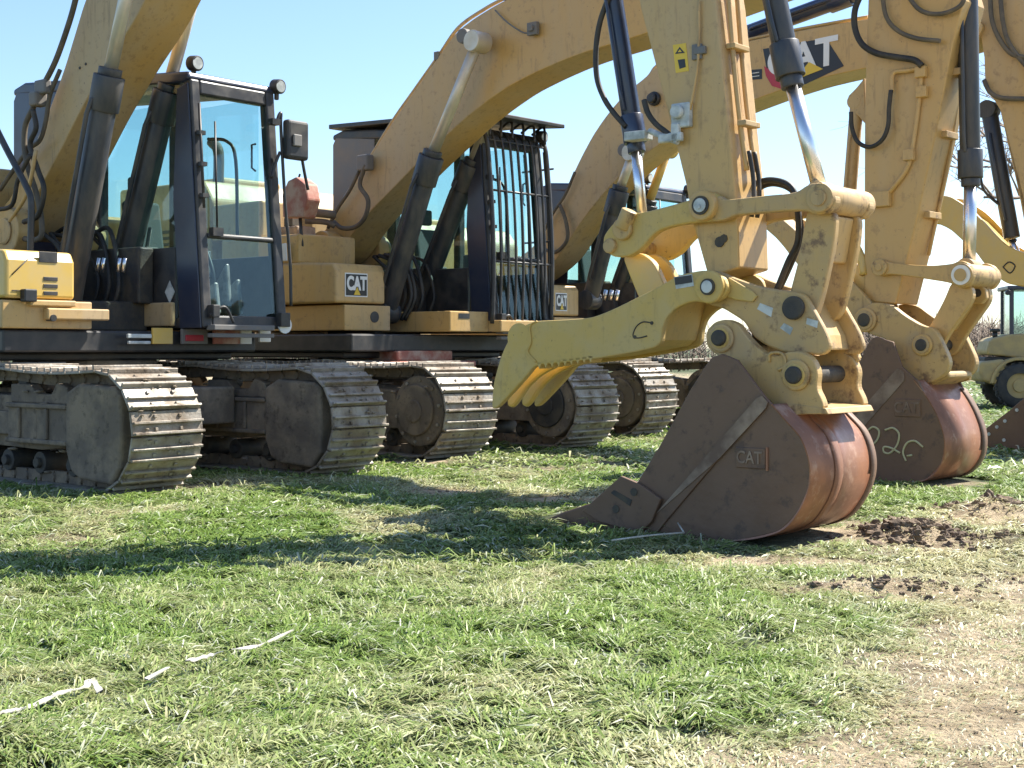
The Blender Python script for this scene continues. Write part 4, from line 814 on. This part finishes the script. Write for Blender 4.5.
t3 = rnd(C3.O([(918, 222), (921, 203), (934, 195), (950, 196), (963, 204), (975, 212), (1004, 245), (1024, 253), (1062, 262), (1070, 275), (1060, 290), (1024, 287), (1004, 283), (985, 265), (975, 251), (963, 241), (950, 229), (934, 222)], -.28))
q = MB(); q.prism(t3, -.28, -.22); q.prism(t3, .16, .22); q.prism(C3.O([(930, 202), (950, 203), (975, 220), (1004, 250), (1040, 262), (1040, 280), (1006, 276), (985, 258), (960, 234), (934, 216)], -.28), -.22, .16); tC = q.build('thumb', YEL2, C3.root, .012)
q = MB(); q.tube([C3.P(a, b_, -.285) for a, b_ in ((1003, 267), (1009, 262), (1015, 266), (1010, 273), (1003, 267))], .008, 6); q.build('pad_eye', DARK, tC)
y0b, y1b = -.52, .3
side3 = [(974, 441), (980, 433), (1010, 410), (1026, 396), (1050, 350), (1062, 338), (1075, 342), (1100, 380), (1120, 410), (1122, 440), (1105, 455), (1070, 460), (1000, 452), (978, 447)]
wrap3 = [(1075, 342), (1100, 380), (1120, 410), (1122, 440), (1105, 455), (1070, 460), (1030, 456), (1000, 452), (978, 446)]
bk3 = bucket(C3, side3, wrap3, None, y0b, y1b, 0, 0, 0)
q = MB()
for a, b_ in ((989, 434), (997, 427), (1005, 421), (1017, 410), (1004, 440)): p = C3.L(a, b_, y0b); q.disc(p[0], p[1], y0b-.01, y0b, .02, 10)
q.build('bolt', FOIL, bk3, split=True)
q = MB(); e3 = C3.O([(1040, 320), (1052, 312), (1075, 318), (1100, 350), (1110, 380), (1095, 385), (1070, 350), (1050, 345)], -.3); q.prism(e3, -.3, -.24); q.prism(e3, .2, .26); q.build('bucket_ear', YELW, bk3, .01, split=True)
q = MB(); q.box(5.3, 5.6, -.24, .2, 1.0, 2.4); q.box(4.8, 5.6, -.28, -.22, 2.2, 2.35); q.build('bucket_linkage', YEL, C3.root, .01)

# ================================================================== loader at the right
def wpt(px, py, D): return Vector(((px-512)/F*D, D, H-(py-YH)/F*D))
Lr = bpy.data.objects.new('wheel_loader', None); COL.objects.link(Lr)
D0 = 27.0; s = D0/F
Lr.location = ((1020-512)*s, D0, 0); Lr.rotation_euler = (0, 0, R(-8)); tag(Lr, 'small tan wheel loader with a dark blue cab at the right edge', 'loader')
def lo(px, py): return ((px-1020)*s, H-(py-YH)*s)
q = MB(); q.prism([lo(*p) for p in ((1006, 356), (992, 355), (990, 351), (993, 341), (997, 338), (1013, 334), (1080, 330), (1090, 356), (1050, 362))], .25, 1.35); bd = q.build('hood', TAN, Lr, .05, 3)
q = MB(); q.prism([lo(*p) for p in ((982, 362), (1006, 359), (1010, 372), (1000, 386), (984, 381), (981, 372))], .05, 1.55); q.build('rear_weight', TAN, Lr, .06, 3)
q = MB(); q.box(-.6, 2.6, .3, 1.3, .45, 1.0); q.build('chassis', DARK, Lr, .03)
for (wx, wy) in ((0, 0), (0, 1.35), (2.2, 0), (2.2, 1.35)):
    q = MB(); rw = 23*s
    prof = [(-.0, .55), (0, .88), (.03, .97), (.09, 1.0), (.16, 1.0), (.22, .97), (.25, .88), (.25, .55)]
    n = 40; b0 = len(q.v)
    for k in range(n):
        a = 2*PI*k/n
        for yy, f_ in prof: q.v.append((wx+rw*f_*math.cos(a), wy+yy, rw+rw*f_*math.sin(a)))
    for k in range(n):
        for j in range(len(prof)-1):
            a = b0+k*8+j; c = b0+((k+1) % n)*8+j; q.f.append((a, a+1, c+1, c)); q.sm.append(1)
    for k in range(20):
        a = 2*PI*k/20; M = Matrix.Translation((wx, wy, rw)) @ Matrix.Rotation(-a, 4, 'Y'); q.box(rw*.97, rw*1.03, .02, .13, -.04, .02, M); M2 = Matrix.Translation((wx, wy, rw)) @ Matrix.Rotation(-a-.15, 4, 'Y'); q.box(rw*.97, rw*1.03, .12, .23, -.04, .02, M2)
    wo = q.build('wheel', TIRE, Lr)
    q = MB(); q.disc(wx, rw, wy+.05, wy+.2, rw*.56); q.disc(wx, rw, wy+.01, wy+.05, rw*.28); q.build('rim', TAN, wo, .01)
q = MB()
for wy in (-.02,):
    pa = [(-rw*1.12*math.cos(a), rw+rw*1.12*math.sin(a)) for a in [R(5+i*15) for i in range(12)]]; pb = [(-rw*1.25*math.cos(a), rw+rw*1.25*math.sin(a)) for a in [R(5+i*15) for i in range(12)]][::-1]
    q.prism(pa+pb, 0, .4)
q.build('fender', TAN, Lr, .01)
q = MB(); x0, z0 = lo(1014, 356); x1, z1 = lo(1014, 289)
for xx in (x0, x0+1.2):
    for yy in (.35, 1.2): q.box(xx, xx+.08, yy, yy+.08, z0, z1)
q.box(x0-.05, x0+1.35, .3, 1.33, z1, z1+.08); q.box(x0, x0+1.28, .35, 1.28, z0, z0+.35); cb_ = q.build('cab', NAVY, Lr, .02)
q = MB(); q.box(x0+.08, x0+1.2, .38, .39, z0+.35, z1); q.box(x0+.03, x0+.035, .43, 1.2, z0+.35, z1); q.box(x0+.08, x0+1.2, 1.24, 1.25, z0+.35, z1); q.build('side_window', GLASS, cb_)
q = MB(); a = lo(1011, 292); q.disc(a[0], a[1], .2, .3, .05); q.box(a[0], a[0]+.1, .28, .32, a[1]+.03, a[1]+.06); q.build('work_light', BLK, cb_, .01)
q = MB(); a = lo(1002, 333); q.tube([(a[0], .6, a[1]-.1), (a[0], .6, a[1]+.04)], .05, 12, False); q.tube([(a[0], .6, a[1]+.03), (a[0], .6, a[1]+.09)], .10, 16, False); q.build('intake_cap', BLK, bd)
q = MB(); q.prism([(2.6, .2), (3.6, .05), (3.7, .15), (3.1, .9), (2.9, .95)], -.2, 1.8); q.build('front_bucket', DARK, Lr, .02)

# ================================================================== ground
def vnoise(x, y, sc_, seed):
    r = np.random.default_rng(seed); G = r.random((256, 256)); X = x/sc_; Y = y/sc_
    xi = np.floor(X).astype(int); yi = np.floor(Y).astype(int); fx = X-xi; fy = Y-yi; fx = fx*fx*(3-2*fx); fy = fy*fy*(3-2*fy)
    g = lambda a, b: G[a % 256, b % 256]
    return (g(xi, yi)*(1-fx)+g(xi+1, yi)*fx)*(1-fy)+(g(xi, yi+1)*(1-fx)+g(xi+1, yi+1)*fx)*fy
def fbm(x, y, s, seed, o=4):
    v = 0; a = 1; t = 0
    for i in range(o): v = v+a*vnoise(x, y, s/2**i, seed+i); t += a; a *= .55
    return v/t
def gp(px, py):
    D = H*F/(py-YH); return ((px-512)/F*D, D)
def smooth(a, b, x): t = np.clip((x-a)/(b-a), 0, 1); return t*t*(3-2*t)
def blob(x, y, px, py, rx, ry):
    cx, cy = gp(px, py); return np.exp(-(((x-cx)/rx)**2+((y-cy)/ry)**2))
def soil(x, y):     # 0 grass .. 1 bare
    d = ((x-.42)*3.5-(y-3.9)*2.25)/4.16
    n = fbm(x, y, .9, 3); n2 = fbm(x, y, .25, 9)
    v = smooth(-.25, .35, d+(n-.5)*.7)*smooth(10.5, 7.8, y+(n-.5)*2)*.97
    v = v-.25*smooth(.95, 1.5, d+(n-.5)*.5)*smooth(6.8, 5.8, y)
    for b in ((920, 540, .55, .9), (985, 520, .5, .7), (880, 590, .7, .25), (770, 562, .8, .5), (940, 590, .8, .5), (860, 530, .5, .6), (1000, 580, .6, .5), (440, 492, .35, .45), (560, 500, .5, .4), (205, 487, .3, .25), (410, 462, .5, .25)):
        v = np.maximum(v, blob(x, y, *b)*1.15*(.6+.8*n2)*(.7+.6*n))
    v = np.maximum(v, smooth(.60, .74, n)*.55)
    v = np.maximum(v, smooth(46, 52, y)*smooth(66, 58, y))
    return np.clip(v, 0, 1)
def gz(x, y):
    z = (fbm(x, y, 1.2, 21)-.5)*.06+(fbm(x, y, .18, 31, 3)-.5)*.02
    for (px, py, rx, ry, h) in ((905, 536, .22, .28, .10), (945, 528, .18, .2, .07), (990, 515, .25, .25, .09), (1000, 540, .2, .2, .05), (885, 590, .38, .12, .07), (1020, 520, .3, .3, .06)):
        z = z+blob(x, y, px, py, rx, ry)*h*(.5+fbm(x, y, .15, 55, 3))
    near = smooth(60, 20, np.hypot(x, y-8)); return z*near-.01
def axis(a, b, step, far0, far1):
    v = list(np.arange(a, b+1e-6, step)); s_ = step; c = v[-1]
    while c < far1: s_ *= 1.18; c += s_; v.append(c)
    s_ = step; c = v[0]; pre = []
    while c > far0: s_ *= 1.18; c -= s_; pre.append(c)
    return np.array(pre[::-1]+v)
xs = axis(-5, 6.5, .05, -2500, 2500); ys = axis(3.2, 15, .05, -60, 4000)
XX, YY = np.meshgrid(xs, ys); ZZ = gz(XX, YY); SS = soil(XX, YY)
nx, ny = len(xs), len(ys)
vs = np.stack([XX, YY, ZZ], -1).reshape(-1, 3)
ii = np.arange(nx*ny).reshape(ny, nx); qd = np.stack([ii[:-1, :-1], ii[:-1, 1:], ii[1:, 1:], ii[1:, :-1]], -1).reshape(-1, 4)
def npmesh(name, verts, quads, m, attrs=None):
    me = bpy.data.meshes.new(name); k = quads.shape[1]
    me.vertices.add(len(verts)); me.vertices.foreach_set('co', verts.astype(np.float32).ravel())
    me.loops.add(quads.size); me.loops.foreach_set('vertex_index', quads.astype(np.int32).ravel())
    me.polygons.add(len(quads)); me.polygons.foreach_set('loop_start', np.arange(0, quads.size, k, dtype=np.int32)); me.update(calc_edges=True)
    me.polygons.foreach_set('use_smooth', np.ones(len(quads), bool))
    if attrs:
        for nm, (kind, arr) in attrs.items():
            a = me.attributes.new(nm, kind, 'POINT'); a.data.foreach_set('value' if kind == 'FLOAT' else 'color', arr.astype(np.float32).ravel())
    me.materials.append(m); o = bpy.data.objects.new(name, me); COL.objects.link(o); return o
gm = bpy.data.materials.new('ground_soil_and_turf'); gm.use_nodes = True; nt = gm.node_tree; nt.nodes.clear()
out = N(nt, 'ShaderNodeOutputMaterial'); p = N(nt, 'ShaderNodeBsdfPrincipled'); nt.links.new(p.outputs[0], out.inputs[0]); p.inputs['Roughness'].default_value = .95
at = N(nt, 'ShaderNodeAttribute', attribute_name='soil'); tc = N(nt, 'ShaderNodeTexCoord')
def noise(s_, d=8., r=.65):
    n = N(nt, 'ShaderNodeTexNoise', Scale=s_, Detail=d, Roughness=r); nt.links.new(tc.outputs['Object'], n.inputs['Vector']); return n.outputs['Fac']
def ramp(src, stops):
    r = N(nt, 'ShaderNodeValToRGB'); nt.links.new(src, r.inputs[0]); e = r.color_ramp.elements
    while len(e) < len(stops): e.new(.5)
    for i, (t, c) in enumerate(stops): e[i].position = t; e[i].color = (*c, 1)
    return r.outputs[0]
gr = ramp(noise(9), [(.30, (.018, .028, .010)), (.45, (.035, .055, .016)), (.57, (.08, .10, .035)), (.70, (.18, .16, .09))])
so_ = ramp(noise(5), [(.30, (.15, .108, .062)), (.44, (.33, .25, .15)), (.56, (.50, .395, .25)), (.72, (.60, .50, .34))])
mx = N(nt, 'ShaderNodeMix', data_type='RGBA'); nt.links.new(gr, mx.inputs[6]); nt.links.new(so_, mx.inputs[7]); nt.links.new(at.outputs['Fac'], mx.inputs[0]); nt.links.new(mx.outputs[2], p.inputs['Base Color'])
bp = N(nt, 'ShaderNodeBump', Strength=1., Distance=.05); nt.links.new(noise(30), bp.inputs['Height']); nt.links.new(bp.outputs[0], p.inputs['Normal'])
go = npmesh('ground', vs, qd, gm, {'soil': ('FLOAT', SS)}); tag(go, kind='structure')

# ---- grass blades
def crushed(x, y):      # no blades standing under the buckets and tracks
    k = np.zeros(len(x), bool)
    for m in (A, B, C3):
        lx = (x-m.X)*m.c-(y-m.Y)*m.s; ly = (x-m.X)*m.s+(y-m.Y)*m.c
        k |= (lx > 3.15) & (lx < 5.3) & (ly > -.66) & (ly < .40)
        for yc in (-1.06, 1.06): k |= (lx < -.12) & (abs(ly-yc) < .42)
    return k
def blades(n, ya, yb, wd, ln, seed, upright=.35, straw=False):
    r = np.random.default_rng(seed)
    y = np.sqrt(r.random(n)*(yb**2-ya**2)+ya**2); x = (r.random(n)*2-1)*.385*y*1.0+0
    s_ = soil(x, y); clump = fbm(x, y, .35, 77, 3)
    keep = (r.random(n) < ((.08+.75*s_) if straw else (1-s_*.93)*(.30+1.2*smooth(.30, .56, clump))*(.30+.95*smooth(.34, .50, fbm(x, y, .12, 301, 3))))) & ~crushed(x, y); x, y, s_, clump = x[keep], y[keep], s_[keep], clump[keep]; n = len(x)
    flow = fbm(x, y, 1.6, 88, 2)*9+fbm(x, y, .3, 99, 2)*5; a = flow+r.normal(0, .7, n)
    L = ln*(.45+r.random(n)*.9)*(1-.5*s_); hgt = L*np.where(r.random(n) < .05, upright*1.0, upright*.34)*(.4+r.random(n))
    W = wd*(.6+r.random(n)*.8)
    tuft = fbm(x, y, .12, 301, 3); th_ = smooth(.36, .66, tuft)*(1-s_)*(.032 if ln < .15 else .025)
    z = gz(x, y)+.003+th_; dx, dy = np.cos(a), np.sin(a); bend = r.normal(0, .35, n)
    ex, ey = np.cos(a+bend), np.sin(a+bend)
    px, py = -dy*W/2, dx*W/2
    tw = r.normal(0, .5, n)*W
    V = np.empty((n, 6, 3))
    V[:, 0] = np.stack([x-px, y-py, z-.01], -1); V[:, 1] = np.stack([x+px, y+py, z-.01], -1)
    drop = th_*.8*r.random(n)
    mxx, myy = x+dx*L*.5, y+dy*L*.5
    V[:, 2] = np.stack([mxx-px, myy-py, z+hgt+tw*.4], -1); V[:, 3] = np.stack([mxx+px, myy+py, z+hgt-tw*.4], -1)
    tx, ty = mxx+ex*L*.5, myy+ey*L*.5; tz = np.maximum(z+hgt*r.uniform(-.2, 1.1, n)-drop, gz(x, y)+.004)
    V[:, 4] = np.stack([tx-px*.12, ty-py*.12, tz], -1); V[:, 5] = np.stack([tx+px*.12, ty+py*.12, tz], -1)
    b = np.arange(n)[:, None]*6; Q = np.concatenate([b+np.array([0, 1, 3, 2]), b+np.array([2, 3, 5, 4])], 0)
    dry = np.clip(fbm(x, y, .8, 123, 3)*1.5-.62+s_*.9+r.normal(0, .22, n), 0, 1)
    g0 = np.array([.075, .145, .018]); g1 = np.array([.27, .375, .085]); d0 = np.array([.52, .48, .28]); 
    t = r.random(n)[:, None]; c = (g0*(1-t)+g1*t)*(1-dry[:, None])+d0*(.7+.5*t)*dry[:, None]
    if straw: c = np.array([.44, .38, .25])*(.5+.6*t)+0*dry[:, None]
    pale = (r.random(n) < .08)[:, None]; c = np.where(pale, np.array([.54, .56, .40]), c)
    C = np.concatenate([np.repeat(c[:, None, :], 6, 1), np.ones((n, 6, 1))], -1)
    return V.reshape(-1, 3), Q, C.reshape(-1, 4)
parts = [blades(90000, 3.7, 9, .003, .05, 9, .10, True), blades(330000, 3.7, 7.5, .0048, .095, 1), blades(240000, 7.0, 13, .0075, .12, 2), blades(110000, 12.5, 26, .018, .14, 3), blades(60000, 25, 60, .05, .22, 4)]
o_ = 0; VV, QQ, CC = [], [], []
for v, q_, c in parts: VV.append(v); QQ.append(q_+o_); CC.append(c); o_ += len(v)
gm2 = bpy.data.materials.new('grass_blade'); gm2.use_nodes = True; nt = gm2.node_tree; nt.nodes.clear()
out = N(nt, 'ShaderNodeOutputMaterial'); at = N(nt, 'ShaderNodeAttribute', attribute_name='col')
p = N(nt, 'ShaderNodeBsdfPrincipled'); p.inputs['Roughness'].default_value = .42; p.inputs['Specular IOR Level'].default_value = .5; tr = N(nt, 'ShaderNodeBsdfTranslucent'); mxs = N(nt, 'ShaderNodeMixShader'); mxs.inputs[0].default_value = .28
nt.links.new(at.outputs['Color'], p.inputs['Base Color']); nt.links.new(at.outputs['Color'], tr.inputs[0]); nt.links.new(p.outputs[0], mxs.inputs[1]); nt.links.new(tr.outputs[0], mxs.inputs[2]); nt.links.new(mxs.outputs[0], out.inputs[0])
gb = npmesh('grass', np.concatenate(VV), np.concatenate(QQ), gm2, {'col': ('FLOAT_COLOR', np.concatenate(CC))})
tag(gb, 'flattened green and straw coloured grass covering the field', 'grass', kind='stuff')

# ---- clods of dug soil
q = MB(); rr = random.Random(21)
def clod(q, x, y, z, r):
    bmv = bmesh.new(); bmesh.ops.create_icosphere(bmv, subdivisions=2, radius=1)
    b = len(q.v); sx, sy, sz = rr.uniform(.7, 1.3), rr.uniform(.7, 1.2), rr.uniform(.45, .8); ph = rr.random()*9
    for v in bmv.verts:
        k = 1+.22*math.sin(v.co.x*5+ph)+.2*math.sin(v.co.y*6+ph*2)+.15*math.sin(v.co.z*7+ph)+rr.uniform(-.08, .08)
        q.v.append((x+v.co.x*r*sx*k, y+v.co.y*r*sy*k, z+v.co.z*r*sz*k))
    for f in bmv.faces: q.f.append(tuple(b+v.index for v in f.verts)); q.sm.append(0)
    bmv.free()
for (px, py, n_, sp, rmx) in ((905, 536, 90, .30, .055), (930, 540, 70, .42, .04), (990, 512, 110, .36, .06), (1000, 540, 60, .4, .035), (880, 588, 110, .36, .030), (800, 560, 90, .6, .016), (960, 570, 120, .6, .022), (850, 640, 60, .8, .008), (900, 720, 60, .8, .006), (1000, 600, 30, .4, .015), (445, 493, 20, .3, .02), (870, 700, 25, .6, .008)):
    cx, cy = gp(px, py)
    for k in range(n_):
        x = cx+rr.gauss(0, sp*.6); y = cy+rr.gauss(0, sp*.55); r_ = rmx*(.25+.75*rr.random()**2); clod(q, x, y, float(gz(np.array([x]), np.array([y]))[0])+r_*.15, r_)
for (px, py, r_) in ((905, 537, .085), (896, 533, .06), (918, 545, .05), (988, 508, .09), (1006, 512, .07), (975, 516, .06)):
    cx, cy = gp(px, py); clod(q, cx, cy, .06, r_)
cl = q.build('loose_soil', CLOD); tag(cl, 'dark clods of dug soil scattered right of the buckets', 'soil', kind='stuff')

# ---- white tape and a stick on the grass
q = MB()
def ribbon(q, pts, w):
    P_ = []
    for a, b in pts: x, y = gp(a, b); P_.append(Vector((x, y, float(gz(np.array([x]), np.array([y]))[0])+.058+rr.uniform(-.014, .010))))
    P_ = crom(P_, 5); b0 = len(q.v)
    for i, p_ in enumerate(P_):
        t = (P_[min(i+1, len(P_)-1)]-P_[max(i-1, 0)]).normalized(); n = Vector((-t.y, t.x, rr.uniform(-.5, .5))).normalized()
        for sgn, dz in ((-1, 0), (1, 0), (1, -.004), (-1, -.004)): q.v.append(tuple(p_+n*w*.33*sgn+Vector((0, 0, dz))))
    for i in range(len(P_)-1):
        a = b0+i*4; c = a+4
        for j in range(4): k = (j+1) % 4; q.f.append((a+j, a+k, c+k, c+j)); q.sm.append(0)
ribbon(q, [(-20, 738), (0, 728), (30, 722), (60, 712), (85, 704), (88, 696), (94, 698), (100, 704)], .034)
G_ = 'torn pieces of white tape in the grass'
tag(q.build('marking_tape', STRAP), 'long piece of dirty white tape with a folded end at the lower left edge', 'tape', G_)
q = MB(); ribbon(q, [(146, 690), (168, 683)], .03); tag(q.build('marking_tape', STRAP), 'shortest scrap of white tape next to the folded end', 'tape', G_)
q = MB(); ribbon(q, [(188, 677), (205, 671), (222, 668)], .034); tag(q.build('marking_tape', STRAP), 'wide flat middle piece of white tape in the grass', 'tape', G_)
q = MB(); ribbon(q, [(230, 665), (260, 657), (292, 647)], .026); tag(q.build('marking_tape', STRAP), 'thin straight piece of white tape farthest from the left edge', 'tape', G_)
q = MB(); a = gp(612, 549); b = gp(684, 541); c = gp(678, 536)
q.tube([(a[0], a[1], .05), ((a[0]+b[0])/2, (a[1]+b[1])/2, .055), (b[0], b[1], .05)], .006, 6); q.tube([(b[0], b[1], .05), (c[0], c[1], .08)], .005, 6)
tag(q.build('twig', STRAP), 'thin pale forked twig lying beneath the big foreground bucket', 'twig')

# ================================================================== background brush and bare tree
BARK = mat('grey_bark', (.20, .155, .12), .9, c2=(.32, .26, .21), amt=.8, scale=1.)
FARB = mat('bare_brush', (.15, .115, .09), .95, c2=(.26, .21, .17), amt=.9, scale=.6)
q = MB(); rr = random.Random(77)
def shoot(q, p, d, l, r, depth, n=4):
    e = p+d*l; mid = (p+e)/2+Vector((rr.uniform(-1, 1), rr.uniform(-1, 1), rr.uniform(-1, 1)))*l*.07
    q.tube([p, mid, e], [r, r*.8, r*.55], n, False)
    if depth <= 0: return
    for k in range(rr.choice((2, 3, 3))):
        t = rr.uniform(.45, 1.0); s0 = p.lerp(e, t); v = Vector((rr.gauss(0, 1), rr.gauss(0, 1), rr.gauss(0, .7)+.15)).normalized()
        nd = (d*.75+v*.62).normalized(); shoot(q, s0, nd, l*rr.uniform(.55, .82), r*.55, depth-1, 3)
# the far orchard / brush line that reads as one mass
nb = 6500
r = np.random.default_rng(5); bx0 = np.concatenate([r.uniform(-90, 120, 3300), r.uniform(16, 42, nb-3300)]); by0 = r.uniform(70, 96, nb); bv = []; bq = []; cnt = 0
for i in range(nb):
    x, y = bx0[i], by0[i]; h = (2.0+1.6*float(fbm(np.array([x]), np.array([y]), 5, 400, 3)[0]))*rr.uniform(.6, 1.1)
    q.tube([(x, y, -.1), (x+rr.gauss(0, .15), y, h*.5), (x+rr.gauss(0, .35), y, h)], [.05, .03, .012], 3, False)
    for k in range(5):
        t = rr.uniform(.15, .8); a = rr.uniform(0, 2*PI); l = rr.uniform(.4, 1.1); q.tube([(x, y, h*t), (x+math.cos(a)*l, y+math.sin(a)*l*.5, h*t+l*rr.uniform(.3, .9))], [.028, .008], 3, False)
bo = q.build('bare_orchard', FARB); tag(bo, 'grey brown line of leafless brush along the far edge of the field', 'brush', kind='stuff')
def tree(px, D, h, spread, seed, label):
    global rr; rr = random.Random(seed)
    root = bpy.data.objects.new('bare_tree', None); COL.objects.link(root); root.location = ((px-512)/F*D, D, 0); tag(root, label, 'tree')
    q = MB(); q.tube([(0, 0, -.1), (.1, 0, h*.12), (0, .05, h*.3)], [h*.03, h*.022, h*.018], 10); q.build('trunk', BARK, root)
    q = MB()
    for k in range(9):
        a = k*2*PI/9+rr.random(); v = Vector((math.cos(a)*spread, math.sin(a)*spread, rr.uniform(.5, 1.2))).normalized(); shoot(q, Vector((0, 0, h*rr.uniform(.18, .3))), v, h*.30, h*.010, 5, 5)
    q.build('crown', BARK, root)
tree(1175, 60, 21, 1.0, 4, 'tall leafless tree with fine spreading branches behind the far stick at right')

# ================================================================== light
SAZ = Vector((.865, .50)).normalized(); EL = R(49.5)
w = bpy.data.worlds.new('World'); sc.world = w; w.use_nodes = True; nt = w.node_tree
bg = nt.nodes['Background']; sk = N(nt, 'ShaderNodeTexSky'); sk.sky_type = 'NISHITA'; sk.sun_disc = False
sk.sun_elevation = EL; sk.sun_rotation = math.atan2(SAZ.x, SAZ.y); sk.air_density = 1.0; sk.dust_density = .5; sk.ozone_density = 4.0; sk.altitude = 50
nt.links.new(sk.outputs[0], bg.inputs[0]); bg.inputs[1].default_value = .09
sl = bpy.data.lights.new('sun', 'SUN'); sl.energy = 4.6; sl.angle = R(.53); sl.color = (1, .95, .86)
so = bpy.data.objects.new('sun', sl); COL.objects.link(so)
dirv = Vector((SAZ.x*math.cos(EL), SAZ.y*math.cos(EL), math.sin(EL))); so.rotation_euler = dirv.to_track_quat('Z', 'Y').to_euler()
vs_ = sc.view_settings; vs_.view_transform = 'Standard'; vs_.look = 'None'; vs_.gamma = 1; vs_.use_curve_mapping = False; vs_.exposure = 1.40
